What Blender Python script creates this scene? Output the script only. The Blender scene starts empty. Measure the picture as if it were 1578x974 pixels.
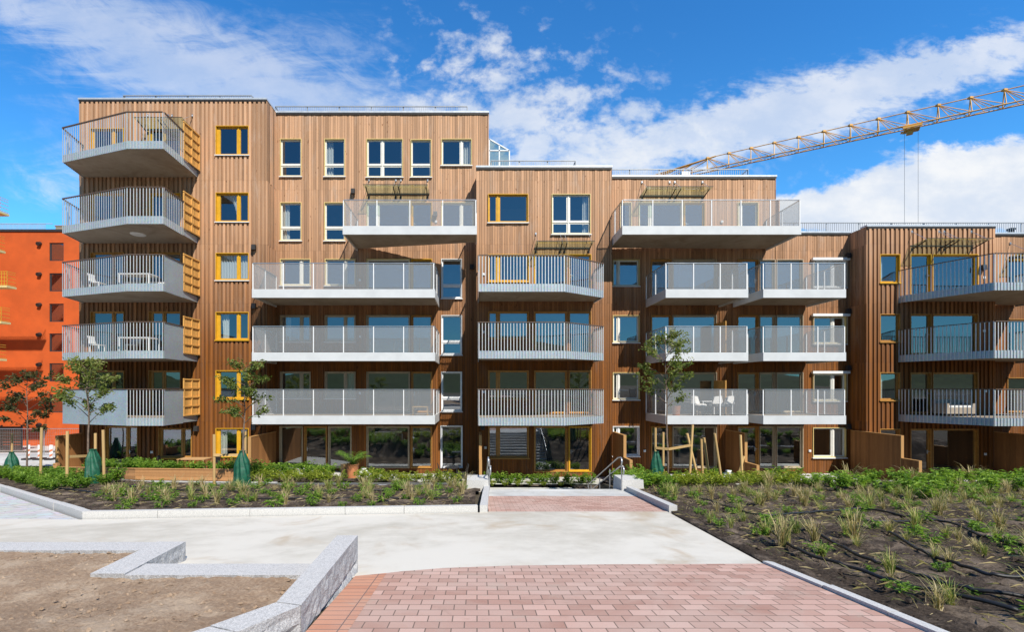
import bpy, math, random
from mathutils import Vector, Matrix
R = math.radians
random.seed(7)
sc = bpy.context.scene
COL = sc.collection

# ------------------------------------------------------------------ camera, sky, sun, exposure
F = 740.0; CX = 735.0; HY = 600.0; ZC = 4.6
cam = bpy.data.cameras.new('camera'); cam_o = bpy.data.objects.new('camera', cam); COL.objects.link(cam_o)
cam.sensor_width = 36.0; cam.lens = F / 1578 * 36.0
cam.shift_x = (789 - CX) / 1578; cam.shift_y = (HY - 487) / 1578
cam.clip_start = 0.1; cam.clip_end = 3000
cam_o.location = (0, 0, ZC); cam_o.rotation_euler = (R(90), 0, 0)
sc.camera = cam_o

SUN = Vector((0.58, -1.1, 1.27)).normalized()
sun_el = math.asin(SUN.z); sun_az = math.atan2(SUN.x, SUN.y)      # azimuth from +Y towards +X
sl = bpy.data.lights.new('sun', 'SUN'); sl.energy = 5.0; sl.angle = R(0.53); sl.color = (1.0, 0.94, 0.85)
so = bpy.data.objects.new('sun', sl); COL.objects.link(so)
so.rotation_euler = SUN.to_track_quat('Z', 'Y').to_euler(); so.location = (20, -30, 40)

sc.view_settings.view_transform = 'Standard'; sc.view_settings.look = 'None'
sc.view_settings.gamma = 1; sc.view_settings.use_curve_mapping = False
sc.view_settings.exposure = 0.30
sc.render.engine = 'CYCLES'
sc.cycles.max_bounces = 8; sc.cycles.transparent_max_bounces = 24
sc.cycles.diffuse_bounces = 3; sc.cycles.glossy_bounces = 3; sc.cycles.use_denoising = True
sc.cycles.caustics_reflective = False; sc.cycles.caustics_refractive = False

class N:
    """tiny node-writing helper"""
    def __init__(s, tree): s.t = tree
    def new(s, typ, **kw):
        n = s.t.nodes.new(typ)
        for k, v in kw.items(): setattr(n, k, v)
        return n
    def link(s, a, b): s.t.links.new(a, b)
    def set(s, sock, v):
        if isinstance(v, bpy.types.NodeSocket): s.link(v, sock)
        else: sock.default_value = v
    def m(s, op, a, b=0.0, c=0.0, clamp=False):
        n = s.new('ShaderNodeMath', operation=op, use_clamp=clamp)
        s.set(n.inputs[0], a); s.set(n.inputs[1], b)
        if op in ('MULTIPLY_ADD', 'SMOOTH_MIN', 'WRAP', 'COMPARE'): s.set(n.inputs[2], c)
        return n.outputs[0]
    def step(s, x, lo, hi, a=0.0, b=1.0):
        n = s.new('ShaderNodeMapRange', interpolation_type='SMOOTHSTEP')
        s.set(n.inputs[0], x); s.set(n.inputs[1], lo); s.set(n.inputs[2], hi); s.set(n.inputs[3], a); s.set(n.inputs[4], b)
        return n.outputs[0]
    def vec(s, x, y, z):
        n = s.new('ShaderNodeCombineXYZ'); s.set(n.inputs[0], x); s.set(n.inputs[1], y); s.set(n.inputs[2], z); return n.outputs[0]
    def noise(s, v, scale, detail=4, rough=0.55, dist=0.0):
        n = s.new('ShaderNodeTexNoise'); s.set(n.inputs['Vector'], v); s.set(n.inputs['Scale'], scale)
        n.inputs['Detail'].default_value = detail; n.inputs['Roughness'].default_value = rough; n.inputs['Distortion'].default_value = dist
        return n.outputs['Fac']
    def mix(s, f, a, b, typ='MIX'):
        n = s.new('ShaderNodeMix', data_type='RGBA', blend_type=typ)
        s.set(n.inputs[0], f)
        for sk, v in ((n.inputs[6], a), (n.inputs[7], b)):
            if isinstance(v, (tuple, list)): v = tuple(v) + (1,) if len(v) == 3 else v
            s.set(sk, v)
        return n.outputs[2]
    def bump(s, h, strength, dist=0.02):
        n = s.new('ShaderNodeBump'); s.set(n.inputs['Height'], h); n.inputs['Strength'].default_value = strength
        n.inputs['Distance'].default_value = dist; return n.outputs[0]

w = bpy.data.worlds.new('World'); sc.world = w; w.use_nodes = True
def build_sky():
    t = w.node_tree; t.nodes.clear(); n = N(t)
    sky = n.new('ShaderNodeTexSky', sky_type='NISHITA'); sky.sun_disc = False
    sky.sun_elevation = sun_el; sky.sun_rotation = sun_az; sky.air_density = 1.0; sky.dust_density = 0.3; sky.ozone_density = 3.0
    sep = n.new('ShaderNodeSeparateXYZ'); tc = n.new('ShaderNodeTexCoord'); n.link(tc.outputs['Generated'], sep.inputs[0])
    x, y, z = sep.outputs
    ya = n.m('MAXIMUM', n.m('ABSOLUTE', y), 0.12)
    u = n.m('DIVIDE', x, ya); v = n.m('DIVIDE', n.m('MAXIMUM', z, 0.0), ya)
    vv = n.m('ADD', v, 0.18)
    # high wispy bands: run away from the viewer and spread with height
    p = n.vec(n.m('DIVIDE', u, vv), n.m('DIVIDE', 0.75, vv), 0.0)
    def blob(u0, v0, ru, rv, ang=0.0):
        du = n.m('SUBTRACT', u, u0); dv = n.m('SUBTRACT', v, v0)
        c, s_ = math.cos(ang), math.sin(ang)
        a = n.m('DIVIDE', n.m('ADD', n.m('MULTIPLY', du, c), n.m('MULTIPLY', dv, s_)), ru)
        b = n.m('DIVIDE', n.m('SUBTRACT', n.m('MULTIPLY', dv, c), n.m('MULTIPLY', du, s_)), rv)
        d = n.m('ADD', n.m('MULTIPLY', a, a), n.m('MULTIPLY', b, b))
        return n.m('EXPONENT', n.m('MULTIPLY', d, -1.0))
    def addall(l):
        r = l[0]
        for q in l[1:]: r = n.m('ADD', r, q)
        return r
    ang = math.atan2
    uv = n.vec(u, v, 0.0)
    # left wisps (fall towards the right), thin veil
    rot1 = n.new('ShaderNodeMapping'); n.link(uv, rot1.inputs[0]); rot1.inputs['Rotation'].default_value = (0, 0, R(33)); rot1.inputs['Scale'].default_value = (1.8, 8.5, 1)
    s1 = n.noise(rot1.outputs[0], 1.6, 8, 0.62, 0.9)
    m1 = addall([n.m('MULTIPLY', blob(-0.62, 0.62, 0.46, 0.20, R(-25)), 1.0), n.m('MULTIPLY', blob(-0.9, 0.42, 0.12, 0.06), 1.0), n.m('MULTIPLY', blob(-0.28, 0.62, 0.34, 0.14, R(-10)), 0.75),
                 n.m('MULTIPLY', blob(-0.80, 0.76, 0.35, 0.08, R(-22)), 0.9)])
    c1 = n.m('MULTIPLY', n.step(n.m('ADD', n.m('ADD', n.m('MULTIPLY', s1, .62), n.m('MULTIPLY', n.noise(n.vec(n.m('MULTIPLY', u, .75), n.m('ADD', n.m('MULTIPLY', v, 1.5), n.m('MULTIPLY', u, .6)), 4.0), 13.0, 7, .7, .8), .38)), n.m('MULTIPLY', m1, 0.20)), 0.57, 0.84), n.m('MINIMUM', m1, 1.0))
    # mackerel puffs in the middle
    wob = n.noise(uv, 3.0, 3, 0.5)
    s2 = n.noise(n.vec(n.m('ADD', u, n.m('MULTIPLY', wob, 0.1)), n.m('MULTIPLY', v, 1.25), 0.3), 19.0, 5, 0.60)
    s2b = n.noise(uv, 5.0, 3, 0.5)
    m2 = addall([n.m('MULTIPLY', blob(0.06, 0.62, 0.30, 0.17, R(-12)), 1.0), n.m('MULTIPLY', blob(0.28, 0.49, 0.34, 0.09), 1.0), n.m('MULTIPLY', blob(-0.12, 0.56, 0.16, 0.05), 0.6)])
    c2 = n.step(n.m('ADD', n.m('ADD', n.m('MULTIPLY', s2, 1.15), n.m('MULTIPLY', s2b, 0.45)), n.m('MULTIPLY', m2, 0.30)), 0.93, 1.30)
    c2 = n.m('MULTIPLY', c2, n.m('MINIMUM', n.m('MULTIPLY', m2, 1.6), 1.0))
    # long band rising to the right
    rot3 = n.new('ShaderNodeMapping'); n.link(uv, rot3.inputs[0]); rot3.inputs['Rotation'].default_value = (0, 0, R(-14)); rot3.inputs['Scale'].default_value = (2.4, 7.0, 1)
    s3 = n.noise(rot3.outputs[0], 2.4, 9, 0.68, 0.6)
    m3 = addall([blob(0.72, 0.61, 0.5, 0.070, R(13)), n.m('MULTIPLY', blob(0.55, 0.53, 0.32, 0.05, R(10)), 0.85), n.m('MULTIPLY', blob(1.15, 0.72, 0.25, 0.05, R(14)), 0.6)])
    rip = n.noise(n.vec(n.m('ADD', u, n.m('MULTIPLY', wob, .1)), n.m('MULTIPLY', v, 1.7), 1.3), 24.0, 6, .62)
    s3 = n.m('ADD', n.m('MULTIPLY', s3, .56), n.m('MULTIPLY', rip, .48))
    c3 = n.m('MULTIPLY', n.step(n.m('ADD', s3, n.m('MULTIPLY', m3, 0.30)), 0.60, 0.84), n.m('MINIMUM', n.m('MULTIPLY', m3, 1.5), 1.0))
    # cumulus low on the right
    s4 = n.noise(n.vec(u, n.m('MULTIPLY', v, 1.8), 0.9), 5.0, 10, 0.63, 0.3)
    s4 = n.m('ADD', n.m('MULTIPLY', s4, .74), n.m('MULTIPLY', rip, .26))
    m4 = addall([blob(0.95, 0.44, 0.30, 0.085, R(8)), n.m('MULTIPLY', blob(0.62, 0.36, 0.2, 0.05), 0.3), n.m('MULTIPLY', blob(1.0, 0.36, 0.4, 0.045), 0.85), n.m('MULTIPLY', blob(0.46, 0.46, 0.12, 0.02), 0.55), n.m('MULTIPLY', blob(1.35, 0.42, 0.3, 0.1), 0.8)])
    c4 = n.step(n.m('ADD', s4, n.m('MULTIPLY', m4, 0.46)), 0.72, 0.88)
    # combine the clouds; behind the viewer nearly all are removed to cut fill light
    keep = n.m('SUBTRACT', 1.0, n.m('MULTIPLY', n.m('SUBTRACT', 1.0, n.m('MULTIPLY', c1, 0.52)), n.m('MULTIPLY', n.m('SUBTRACT', 1.0, n.m('MULTIPLY', c2, 0.74)), n.m('MULTIPLY', n.m('SUBTRACT', 1.0, n.m('MULTIPLY', c3, 0.74)), n.m('SUBTRACT', 1.0, n.m('MULTIPLY', c4, 0.97))))))
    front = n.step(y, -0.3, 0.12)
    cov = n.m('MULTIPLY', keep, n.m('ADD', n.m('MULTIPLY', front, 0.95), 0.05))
    shade = n.noise(n.vec(u, n.m('MULTIPLY', v, 1.6), 2.0), 6.0, 5, 0.6)
    cl = n.mix(n.step(shade, 0.35, 0.7), (6.6, 7.3, 8.4), (8.8, 8.9, 9.0))
    # deepen the clear blue as the photograph's exposure shows it
    blue = n.mix(1.0, sky.outputs[0], SKY_TINT, 'MULTIPLY')
    blue2 = n.mix(n.step(v, 0.25, 0.85), n.mix(1.0, blue, (1.6, 1.25, 1.08), 'MULTIPLY'), blue)
    amb = n.step(y, -0.5, 0.15, 0.30, 0.88)  # sky also dimmed behind the viewer, an added cut in fill light
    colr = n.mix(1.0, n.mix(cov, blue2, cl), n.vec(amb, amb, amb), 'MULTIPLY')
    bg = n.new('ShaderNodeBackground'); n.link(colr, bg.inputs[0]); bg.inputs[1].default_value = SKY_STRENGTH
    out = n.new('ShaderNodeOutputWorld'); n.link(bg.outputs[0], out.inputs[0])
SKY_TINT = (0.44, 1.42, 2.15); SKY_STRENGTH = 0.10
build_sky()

# ------------------------------------------------------------------ materials
def mat(name, color=(.5, .5, .5), rough=.6, metal=0.0, spec=.5):
    m = bpy.data.materials.new(name); m.use_nodes = True
    b = m.node_tree.nodes['Principled BSDF']
    b.inputs['Base Color'].default_value = tuple(color) + (1,); b.inputs['Roughness'].default_value = rough
    b.inputs['Metallic'].default_value = metal; b.inputs['Specular IOR Level'].default_value = spec
    n = N(m.node_tree); n.b = b
    tc = n.new('ShaderNodeTexCoord'); n.obj = tc.outputs['Object']
    g = n.new('ShaderNodeNewGeometry'); n.pos = g.outputs['Position']
    return m, n
def plain(name, color, rough=.6, metal=0.0, var=.12, scale=6.0, bump=0.0):
    m, n = mat(name, color, rough, metal)
    f = n.noise(n.pos, scale, 5, .6)
    lo = tuple(c * (1 - var) for c in color); hi = tuple(min(1, c * (1 + var)) for c in color)
    n.link(n.mix(n.step(f, .3, .7), lo, hi), n.b.inputs['Base Color'])
    n.link(n.m('ADD', n.m('MULTIPLY', f, .2), rough - .1), n.b.inputs['Roughness'])
    if bump: n.link(n.bump(f, bump), n.b.inputs['Normal'])
    return m
def wood_clad(name):
    m, n = mat(name, rough=.75, spec=.25)
    at = n.new('ShaderNodeAttribute', attribute_name='rnd'); r = at.outputs['Fac']
    sep = n.new('ShaderNodeSeparateXYZ'); n.link(n.pos, sep.inputs[0])
    off = n.m('MULTIPLY', r, 37.0)
    v = n.vec(n.m('ADD', n.m('MULTIPLY', sep.outputs[0], 14.0), off), n.m('MULTIPLY', sep.outputs[1], 14.0), n.m('ADD', n.m('MULTIPLY', sep.outputs[2], .9), off))
    grain = n.noise(v, 1.0, 6, .65, .6)
    fine = n.noise(n.vec(n.m('MULTIPLY', sep.outputs[0], 60.), n.m('MULTIPLY', sep.outputs[1], 60.), n.m('ADD', n.m('MULTIPLY', sep.outputs[2], 3.), off)), 1.0, 3, .6)
    # weathering: the exposed upper storeys have bleached, the sheltered lower boards keep their brown stain, darkened further as painted balcony shade
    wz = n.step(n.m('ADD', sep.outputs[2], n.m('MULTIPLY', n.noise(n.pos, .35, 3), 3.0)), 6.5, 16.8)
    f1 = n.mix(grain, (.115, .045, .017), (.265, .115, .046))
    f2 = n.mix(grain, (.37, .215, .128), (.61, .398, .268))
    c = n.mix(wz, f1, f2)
    hv = n.m('ADD', n.m('MULTIPLY', n.noise(n.vec(n.m('ADD', n.m('MULTIPLY', sep.outputs[0], 5.), off), n.m('MULTIPLY', sep.outputs[1], 5.), n.m('MULTIPLY', sep.outputs[2], .25)), 1.0, 4, .65), .5), n.m('ADD', n.m('MULTIPLY', r, .72), .34))
    hs = n.new('ShaderNodeHueSaturation'); n.link(c, hs.inputs['Color']); n.link(hv, hs.inputs['Value']); n.link(n.m('ADD', n.m('MULTIPLY', grain, .40), .90), hs.inputs['Saturation'])
    knots = n.noise(n.vec(n.m('MULTIPLY', sep.outputs[0], 9.), n.m('MULTIPLY', sep.outputs[1], 9.), n.m('ADD', n.m('MULTIPLY', sep.outputs[2], 4.), off)), 1.0, 2, .5)
    c2 = n.mix(n.step(knots, .70, .76), hs.outputs[0], n.mix(1.0, hs.outputs[0], (.45, .36, .3), 'MULTIPLY'))
    grey = n.noise(n.vec(n.m('MULTIPLY', sep.outputs[0], 2.2), n.m('MULTIPLY', sep.outputs[1], 2.2), n.m('MULTIPLY', sep.outputs[2], .45)), 1.0, 6, .7, .5)
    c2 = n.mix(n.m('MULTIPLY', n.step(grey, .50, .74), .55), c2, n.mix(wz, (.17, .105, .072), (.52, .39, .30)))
    run = n.noise(n.vec(n.m('MULTIPLY', sep.outputs[0], 7.), n.m('MULTIPLY', sep.outputs[1], 7.), n.m('MULTIPLY', sep.outputs[2], .30)), 1.0, 5, .7)
    c2 = n.mix(n.m('MULTIPLY', n.step(run, .56, .72), .5), c2, n.mix(1.0, c2, (.52, .46, .42), 'MULTIPLY'))
    n.link(c2, n.b.inputs['Base Color'])
    n.link(n.bump(n.m('ADD', grain, n.m('MULTIPLY', fine, .6)), .35, .006), n.b.inputs['Normal'])
    return m
def timber(name, lo, hi):
    m, n = mat(name, rough=.7, spec=.3)
    at = n.new('ShaderNodeAttribute', attribute_name='rnd'); r = at.outputs['Fac']
    mp = n.new('ShaderNodeMapping'); n.link(n.obj, mp.inputs[0]); mp.inputs['Scale'].default_value = (22, 22, 2.2)
    gr = n.noise(mp.outputs[0], 1.0, 5, .6, .8)
    hs = n.new('ShaderNodeHueSaturation'); n.link(n.mix(gr, lo, hi), hs.inputs['Color']); n.link(n.m('ADD', n.m('MULTIPLY', r, .4), .8), hs.inputs['Value'])
    n.link(hs.outputs[0], n.b.inputs['Base Color']); n.link(n.bump(gr, .2, .004), n.b.inputs['Normal'])
    return m
def glass_pane(name, refl=.30, tint=(.80, .85, .84)):
    m = bpy.data.materials.new(name); m.use_nodes = True; t = m.node_tree; t.nodes.clear(); n = N(t)
    g = n.new('ShaderNodeBsdfGlossy'); g.inputs['Roughness'].default_value = .012; g.inputs['Color'].default_value = (.88, .94, 1, 1)
    tr = n.new('ShaderNodeBsdfTransparent'); tr.inputs[0].default_value = tint + (1,)
    geo = n.new('ShaderNodeNewGeometry')
    n.link(n.bump(n.noise(geo.outputs['Position'], .8, 2, .5), .03, .05), g.inputs['Normal'])
    lw = n.new('ShaderNodeLayerWeight'); lw.inputs[0].default_value = .5
    fac = n.m('MINIMUM', n.m('ADD', n.m('MULTIPLY', n.m('POWER', lw.outputs['Facing'], 4.0), 1 - refl), refl), 1.0)
    mx = n.new('ShaderNodeMixShader'); n.link(fac, mx.inputs[0]); n.link(tr.outputs[0], mx.inputs[1]); n.link(g.outputs[0], mx.inputs[2])
    o = n.new('ShaderNodeOutputMaterial'); n.link(mx.outputs[0], o.inputs[0]); return m
def veil(name, color, opacity, rough=.45, metal=.0):
    """perforated sheet / sheer cloth: part opaque, part open"""
    m = bpy.data.materials.new(name); m.use_nodes = True; t = m.node_tree; n = N(t)
    b = t.nodes['Principled BSDF']; b.inputs['Base Color'].default_value = tuple(color) + (1,); b.inputs['Roughness'].default_value = rough; b.inputs['Metallic'].default_value = metal
    tr = n.new('ShaderNodeBsdfTransparent'); mx = n.new('ShaderNodeMixShader'); mx.inputs[0].default_value = opacity
    n.link(tr.outputs[0], mx.inputs[1]); n.link(b.outputs[0], mx.inputs[2]); n.link(mx.outputs[0], t.nodes['Material Output'].inputs[0])
    return m
def galvanized(name, base=(.40, .48, .53)):
    m, n = mat(name, base, .42, .35)
    vo = n.new('ShaderNodeTexVoronoi'); n.link(n.pos, vo.inputs['Vector']); vo.inputs['Scale'].default_value = 28
    big = n.noise(n.pos, 1.3, 4, .6)
    c = n.mix(big, tuple(k * .82 for k in base), tuple(min(1, k * 1.12) for k in base))
    n.link(n.mix(.16, c, vo.outputs['Color'], 'OVERLAY'), n.b.inputs['Base Color'])
    n.link(n.m('ADD', n.m('MULTIPLY', big, .25), .32), n.b.inputs['Roughness'])
    return m
def concrete(name, lo, hi, scale=1.0, stain=(.50, .41, .30), stain_amt=.35, rough=.85):
    m, n = mat(name, rough=rough, spec=.3)
    a = n.noise(n.pos, .35 * scale, 5, .6, .8); b = n.noise(n.pos, 3.0 * scale, 6, .65); f = n.noise(n.pos, 90.0, 3, .7)
    c = n.mix(n.step(n.m('ADD', n.m('MULTIPLY', a, .7), n.m('MULTIPLY', b, .3)), .36, .60), lo, hi)
    s = n.m('MULTIPLY', n.step(n.noise(n.pos, .55 * scale, 4, .6, 1.5), .52, .72), stain_amt)
    c = n.mix(s, c, stain)
    c = n.mix(n.m('MULTIPLY', n.step(f, .62, .8), .25), c, tuple(k * .6 for k in lo))
    n.link(c, n.b.inputs['Base Color']); n.link(n.bump(n.m('ADD', f, n.m('MULTIPLY', b, .3)), .15, .004), n.b.inputs['Normal'])
    return m
def granite(name, lo=(.36, .355, .345), hi=(.64, .625, .60), bumpy=.3, dist=.004):
    m, n = mat(name, rough=.8, spec=.3)
    a = n.noise(n.pos, 140., 2, .6); b = n.noise(n.pos, 45., 3, .7); d = n.noise(n.pos, 5., 5, .65)
    c = n.mix(n.step(n.m('ADD', n.m('MULTIPLY', a, .6), n.m('MULTIPLY', b, .4)), .42, .60), lo, hi)
    c = n.mix(n.m('MULTIPLY', n.step(b, .60, .72), .7), c, (.13, .13, .14))
    c = n.mix(n.m('MULTIPLY', n.step(d, .35, .75), .3), c, tuple(k * .8 for k in hi))
    n.link(c, n.b.inputs['Base Color']); n.link(n.bump(n.m('ADD', n.m('MULTIPLY', b, .4), d), bumpy, dist), n.b.inputs['Normal'])
    return m
def soil(name, lo, hi, scale=1.0, pale=None):
    m, n = mat(name, rough=.95, spec=.15)
    a = n.noise(n.pos, 26 * scale, 8, .72); b = n.noise(n.pos, 2.2, 4, .6); c_ = n.noise(n.pos, 120 * scale, 3, .7)
    c = n.mix(n.step(n.m('ADD', n.m('MULTIPLY', a, .7), n.m('MULTIPLY', b, .3)), .34, .66), lo, hi)
    if pale: c = n.mix(n.m('MULTIPLY', n.step(n.m('ADD', n.m('MULTIPLY', b, .75), n.m('MULTIPLY', a, .25)), .48, .66), .75), c, pale)
    c = n.mix(n.m('MULTIPLY', n.step(c_, .66, .78), .6), c, tuple(min(1, k * 2.2) for k in hi))
    n.link(c, n.b.inputs['Base Color']); n.link(n.bump(n.m('ADD', a, n.m('MULTIPLY', c_, .5)), .8, .03), n.b.inputs['Normal'])
    return m
def paving(name, c1, c2, c3, bw=.21, bh=.14, rot=0.0, offset=.5, mortar=(.20, .15, .13)):
    m, n = mat(name, rough=.85, spec=.25)
    mp = n.new('ShaderNodeMapping'); n.link(n.pos, mp.inputs[0]); mp.inputs['Rotation'].default_value = (0, 0, rot)
    br = n.new('ShaderNodeTexBrick'); n.link(mp.outputs[0], br.inputs['Vector']); br.offset = offset
    br.inputs['Scale'].default_value = 1.0; br.inputs['Brick Width'].default_value = bw; br.inputs['Row Height'].default_value = bh
    br.inputs['Mortar Size'].default_value = .0055; br.inputs['Mortar Smooth'].default_value = .3; br.inputs['Bias'].default_value = 0
    br.inputs['Color1'].default_value = c1 + (1,); br.inputs['Color2'].default_value = c2 + (1,); br.inputs['Mortar'].default_value = mortar + (1,)
    big = n.noise(n.pos, .8, 5, .6, .6); fine = n.noise(n.pos, 60, 4, .7)
    c = n.mix(n.m('MULTIPLY', n.step(big, .38, .70), .55), br.outputs['Color'], c3)
    c = n.mix(n.m('MULTIPLY', n.step(fine, .45, .75), .22), c, tuple(min(1, k * 1.35) for k in c1))
    sand = n.noise(n.pos, 2.6, 6, .7, .4)
    c = n.mix(n.m('MULTIPLY', n.step(sand, .54, .72), .5), c, (.44, .36, .29))
    c = n.mix(n.m('MULTIPLY', n.step(n.noise(n.pos, 1.1, 5, .65, 1.2), .58, .74), .35), c, tuple(k * .55 for k in c1))
    c = n.mix(br.outputs['Fac'], c, mortar)
    n.link(c, n.b.inputs['Base Color'])
    h = n.m('ADD', n.m('MULTIPLY', n.m('SUBTRACT', 1.0, br.outputs['Fac']), 1.0), n.m('MULTIPLY', fine, .25))
    n.link(n.bump(h, .6, .008), n.b.inputs['Normal']); return m
def setts(name):
    m, n = mat(name, rough=.85, spec=.25)
    br = n.new('ShaderNodeTexVoronoi', feature='DISTANCE_TO_EDGE'); n.link(n.pos, br.inputs['Vector']); br.inputs['Scale'].default_value = 3.6; br.inputs['Randomness'].default_value = .6
    ce = n.new('ShaderNodeTexVoronoi'); n.link(n.pos, ce.inputs['Vector']); ce.inputs['Scale'].default_value = 3.6; ce.inputs['Randomness'].default_value = .6
    e = n.step(br.outputs['Distance'], .01, .07); sp = n.noise(n.pos, 60, 4, .7)
    c = n.mix(sp, (.40, .40, .40), (.66, .66, .65)); c = n.mix(.2, c, ce.outputs['Color'], 'SOFT_LIGHT')
    n.link(n.mix(e, (.42, .40, .36), c), n.b.inputs['Base Color']); n.link(n.bump(n.m('ADD', e, n.m('MULTIPLY', sp, .3)), .5, .02), n.b.inputs['Normal']); return m
def leaf_mat(name, ramp, trans=.42, rough=.5):
    m = bpy.data.materials.new(name); m.use_nodes = True; t = m.node_tree; n = N(t)
    b = t.nodes['Principled BSDF']; b.inputs['Roughness'].default_value = rough; b.inputs['Specular IOR Level'].default_value = .35
    at = n.new('ShaderNodeAttribute', attribute_name='rnd'); oi = n.new('ShaderNodeObjectInfo')
    cr = n.new('ShaderNodeValToRGB'); e = cr.color_ramp.elements
    while len(e) < len(ramp): e.new(.5)
    for k, (p, c) in enumerate(ramp): e[k].position = p; e[k].color = tuple(c) + (1,)
    n.link(n.m('ADD', n.m('MULTIPLY', at.outputs['Fac'], .8), n.m('MULTIPLY', oi.outputs['Random'], .2)), cr.inputs[0])
    n.link(cr.outputs[0], b.inputs['Base Color'])
    tl = n.new('ShaderNodeBsdfTranslucent'); n.link(n.mix(1.0, cr.outputs[0], (1.2, 1.25, .7), 'MULTIPLY'), tl.inputs[0])
    mx = n.new('ShaderNodeMixShader'); mx.inputs[0].default_value = trans
    n.link(b.outputs[0], mx.inputs[1]); n.link(tl.outputs[0], mx.inputs[2]); n.link(mx.outputs[0], t.nodes['Material Output'].inputs[0]); return m

M = {}
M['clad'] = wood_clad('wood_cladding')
M['back'] = plain('cladding_backing', (.05, .03, .018), .9)
M['yellow'] = plain('yellow_paint', (.62, .34, .018), .45, 0, .08)
M['ochre'] = plain('ochre_wood_frame', (.42, .21, .045), .5, 0, .15)
M['cream'] = plain('cream_paint', (.68, .53, .22), .45, 0, .05); M['sash'] = plain('white_sash', (.74, .73, .67), .42, 0, .04)
M['white'] = plain('white_paint', (.78, .79, .79), .4, 0, .04)
M['fascia'] = plain('white_steel_fascia', (.60, .62, .63), .42, 0, .05, 1.5)
M['greyframe'] = plain('grey_aluminium', (.44, .36, .25), .45, 0, .08)
M['steelgrey'] = plain('grey_railing', (.40, .42, .44), .4, .3, .06)
M['dark'] = plain('dark_metal', (.035, .033, .032), .5, .2, .1)
M['cap'] = plain('roof_edge_metal', (.62, .66, .70), .4, .4, .06)
M['glass'] = glass_pane('window_glass', .30)
M['glass_far'] = glass_pane('far_window_glass', .55, (.3, .33, .36)); M['glass_clear'] = glass_pane('canopy_glass', .07, (.84, .92, .84))
M['soffit'] = concrete('balcony_concrete', (.27, .225, .175), (.36, .31, .25), 1.2, (.20, .15, .11), .5)
M['galv'] = galvanized('galvanized_steel')
M['galvlight'] = galvanized('galvanized_bars', (.60, .62, .62))
M['mesh'] = veil('perforated_panel', (.40, .43, .45), .26)
M['rail'] = plain('brown_handrail', (.13, .085, .06), .5, .1, .1)
M['steel'] = plain('brushed_steel', (.55, .55, .55), .35, .8, .06)
M['screen'] = timber('warm_screen_wood', (.56, .28, .07), (.76, .42, .12))
M['stake'] = timber('round_stake_wood', (.46, .28, .11), (.66, .45, .20))
M['fence'] = timber('stained_fence_wood', (.20, .085, .028), (.36, .165, .055))
M['fence_end'] = timber('light_end_grain', (.40, .21, .075), (.54, .31, .12))
M['plank'] = timber('planter_plank', (.40, .19, .075), (.58, .31, .13))
M['orange'] = plain('orange_render', (.52, .090, .012), .8, 0, .10, .7)
M['orange_cap'] = plain('dark_roof_edge', (.03, .03, .032), .6)
M['concrete'] = concrete('plaza_concrete', (.49, .455, .38), (.65, .615, .535), .8, (.44, .34, .225), .75)
M['landing'] = concrete('stair_concrete', (.42, .42, .40), (.58, .58, .55), 2.0)
M['brick'] = paving('red_paving', (.38, .215, .165), (.58, .38, .31), (.55, .42, .355), mortar=(.20, .145, .115))
M['brick_edge'] = paving('edge_paving', (.47, .22, .14), (.57, .30, .20), (.54, .32, .24), .28, .105, 0, 0.0)
M['granite'] = granite('granite_sawn')
M['granite_rough'] = granite('granite_split', (.25, .25, .255), (.52, .52, .52), .9, .03)
M['kerbstone'] = granite('kerb_granite', (.44, .435, .42), (.66, .65, .62), .25)
M['soil_dark'] = soil('planting_soil', (.026, .019, .014), (.12, .090, .066), 1.0, (.27, .21, .155))
M['soil_bed'] = soil('bare_soil', (.29, .195, .125), (.48, .35, .24), 1.2, (.54, .42, .30))
M['ground'] = soil('ground_soil', (.06, .05, .035), (.14, .115, .08), .5)
M['asphalt'] = concrete('asphalt', (.085, .085, .085), (.13, .13, .125), 1.0, (.16, .15, .14), .3, .9)
M['setts'] = setts('granite_setts')
M['bag'] = plain('green_tarp', (.008, .085, .045), .5, 0, .3, 9, .4)
M['hose'] = plain('black_hose', (.012, .012, .013), .5)
M['bark'] = plain('bark', (.16, .115, .085), .9, 0, .3, 14, .5)
M['crane'] = plain('crane_paint', (.70, .38, .085), .5, 0, .2, .6)
M['cable'] = plain('steel_cable', (.12, .12, .12), .5, .5)
M['leaf_tree'] = leaf_mat('tree_leaves', [(0, (.065, .11, .022)), (.5, (.17, .215, .045)), (1, (.33, .33, .10))])
M['leaf_purple'] = leaf_mat('reddish_leaves', [(0, (.03, .04, .014)), (.5, (.085, .090, .028)), (1, (.19, .13, .05))])
M['leaf_shrub'] = leaf_mat('shrub_leaves', [(0, (.06, .14, .018)), (.5, (.18, .32, .038)), (1, (.34, .46, .07))])
M['leaf_lime'] = leaf_mat('lime_leaves', [(0, (.11, .17, .018)), (.5, (.27, .34, .035)), (1, (.48, .47, .08))])
M['blade'] = leaf_mat('grass_blades', [(0, (.10, .17, .03)), (.45, (.24, .31, .06)), (.7, (.46, .40, .15)), (1, (.62, .52, .27))], .3, .6)
M['straw'] = leaf_mat('dry_blades', [(0, (.17, .19, .06)), (.4, (.40, .32, .14)), (1, (.64, .53, .32))], .3, .6)
M['curtain'] = veil('white_curtain', (.85, .84, .80), .9, .9)
M['room'] = plain('room_paint', (.42, .40, .37), .8, 0, .05, 1)
M['terra'] = plain('terracotta', (.50, .19, .075), .7)
M['cushion'] = plain('white_fur', (.80, .78, .75), .95, 0, .1, 20, .5)
M['blackplastic'] = plain('black_plastic', (.02, .02, .022), .4)
M['sackcloth'] = plain('white_sack', (.72, .72, .70), .7, 0, .15, 12, .5)
M['teak'] = timber('terrace_wood', (.42, .24, .10), (.60, .38, .18))
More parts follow.
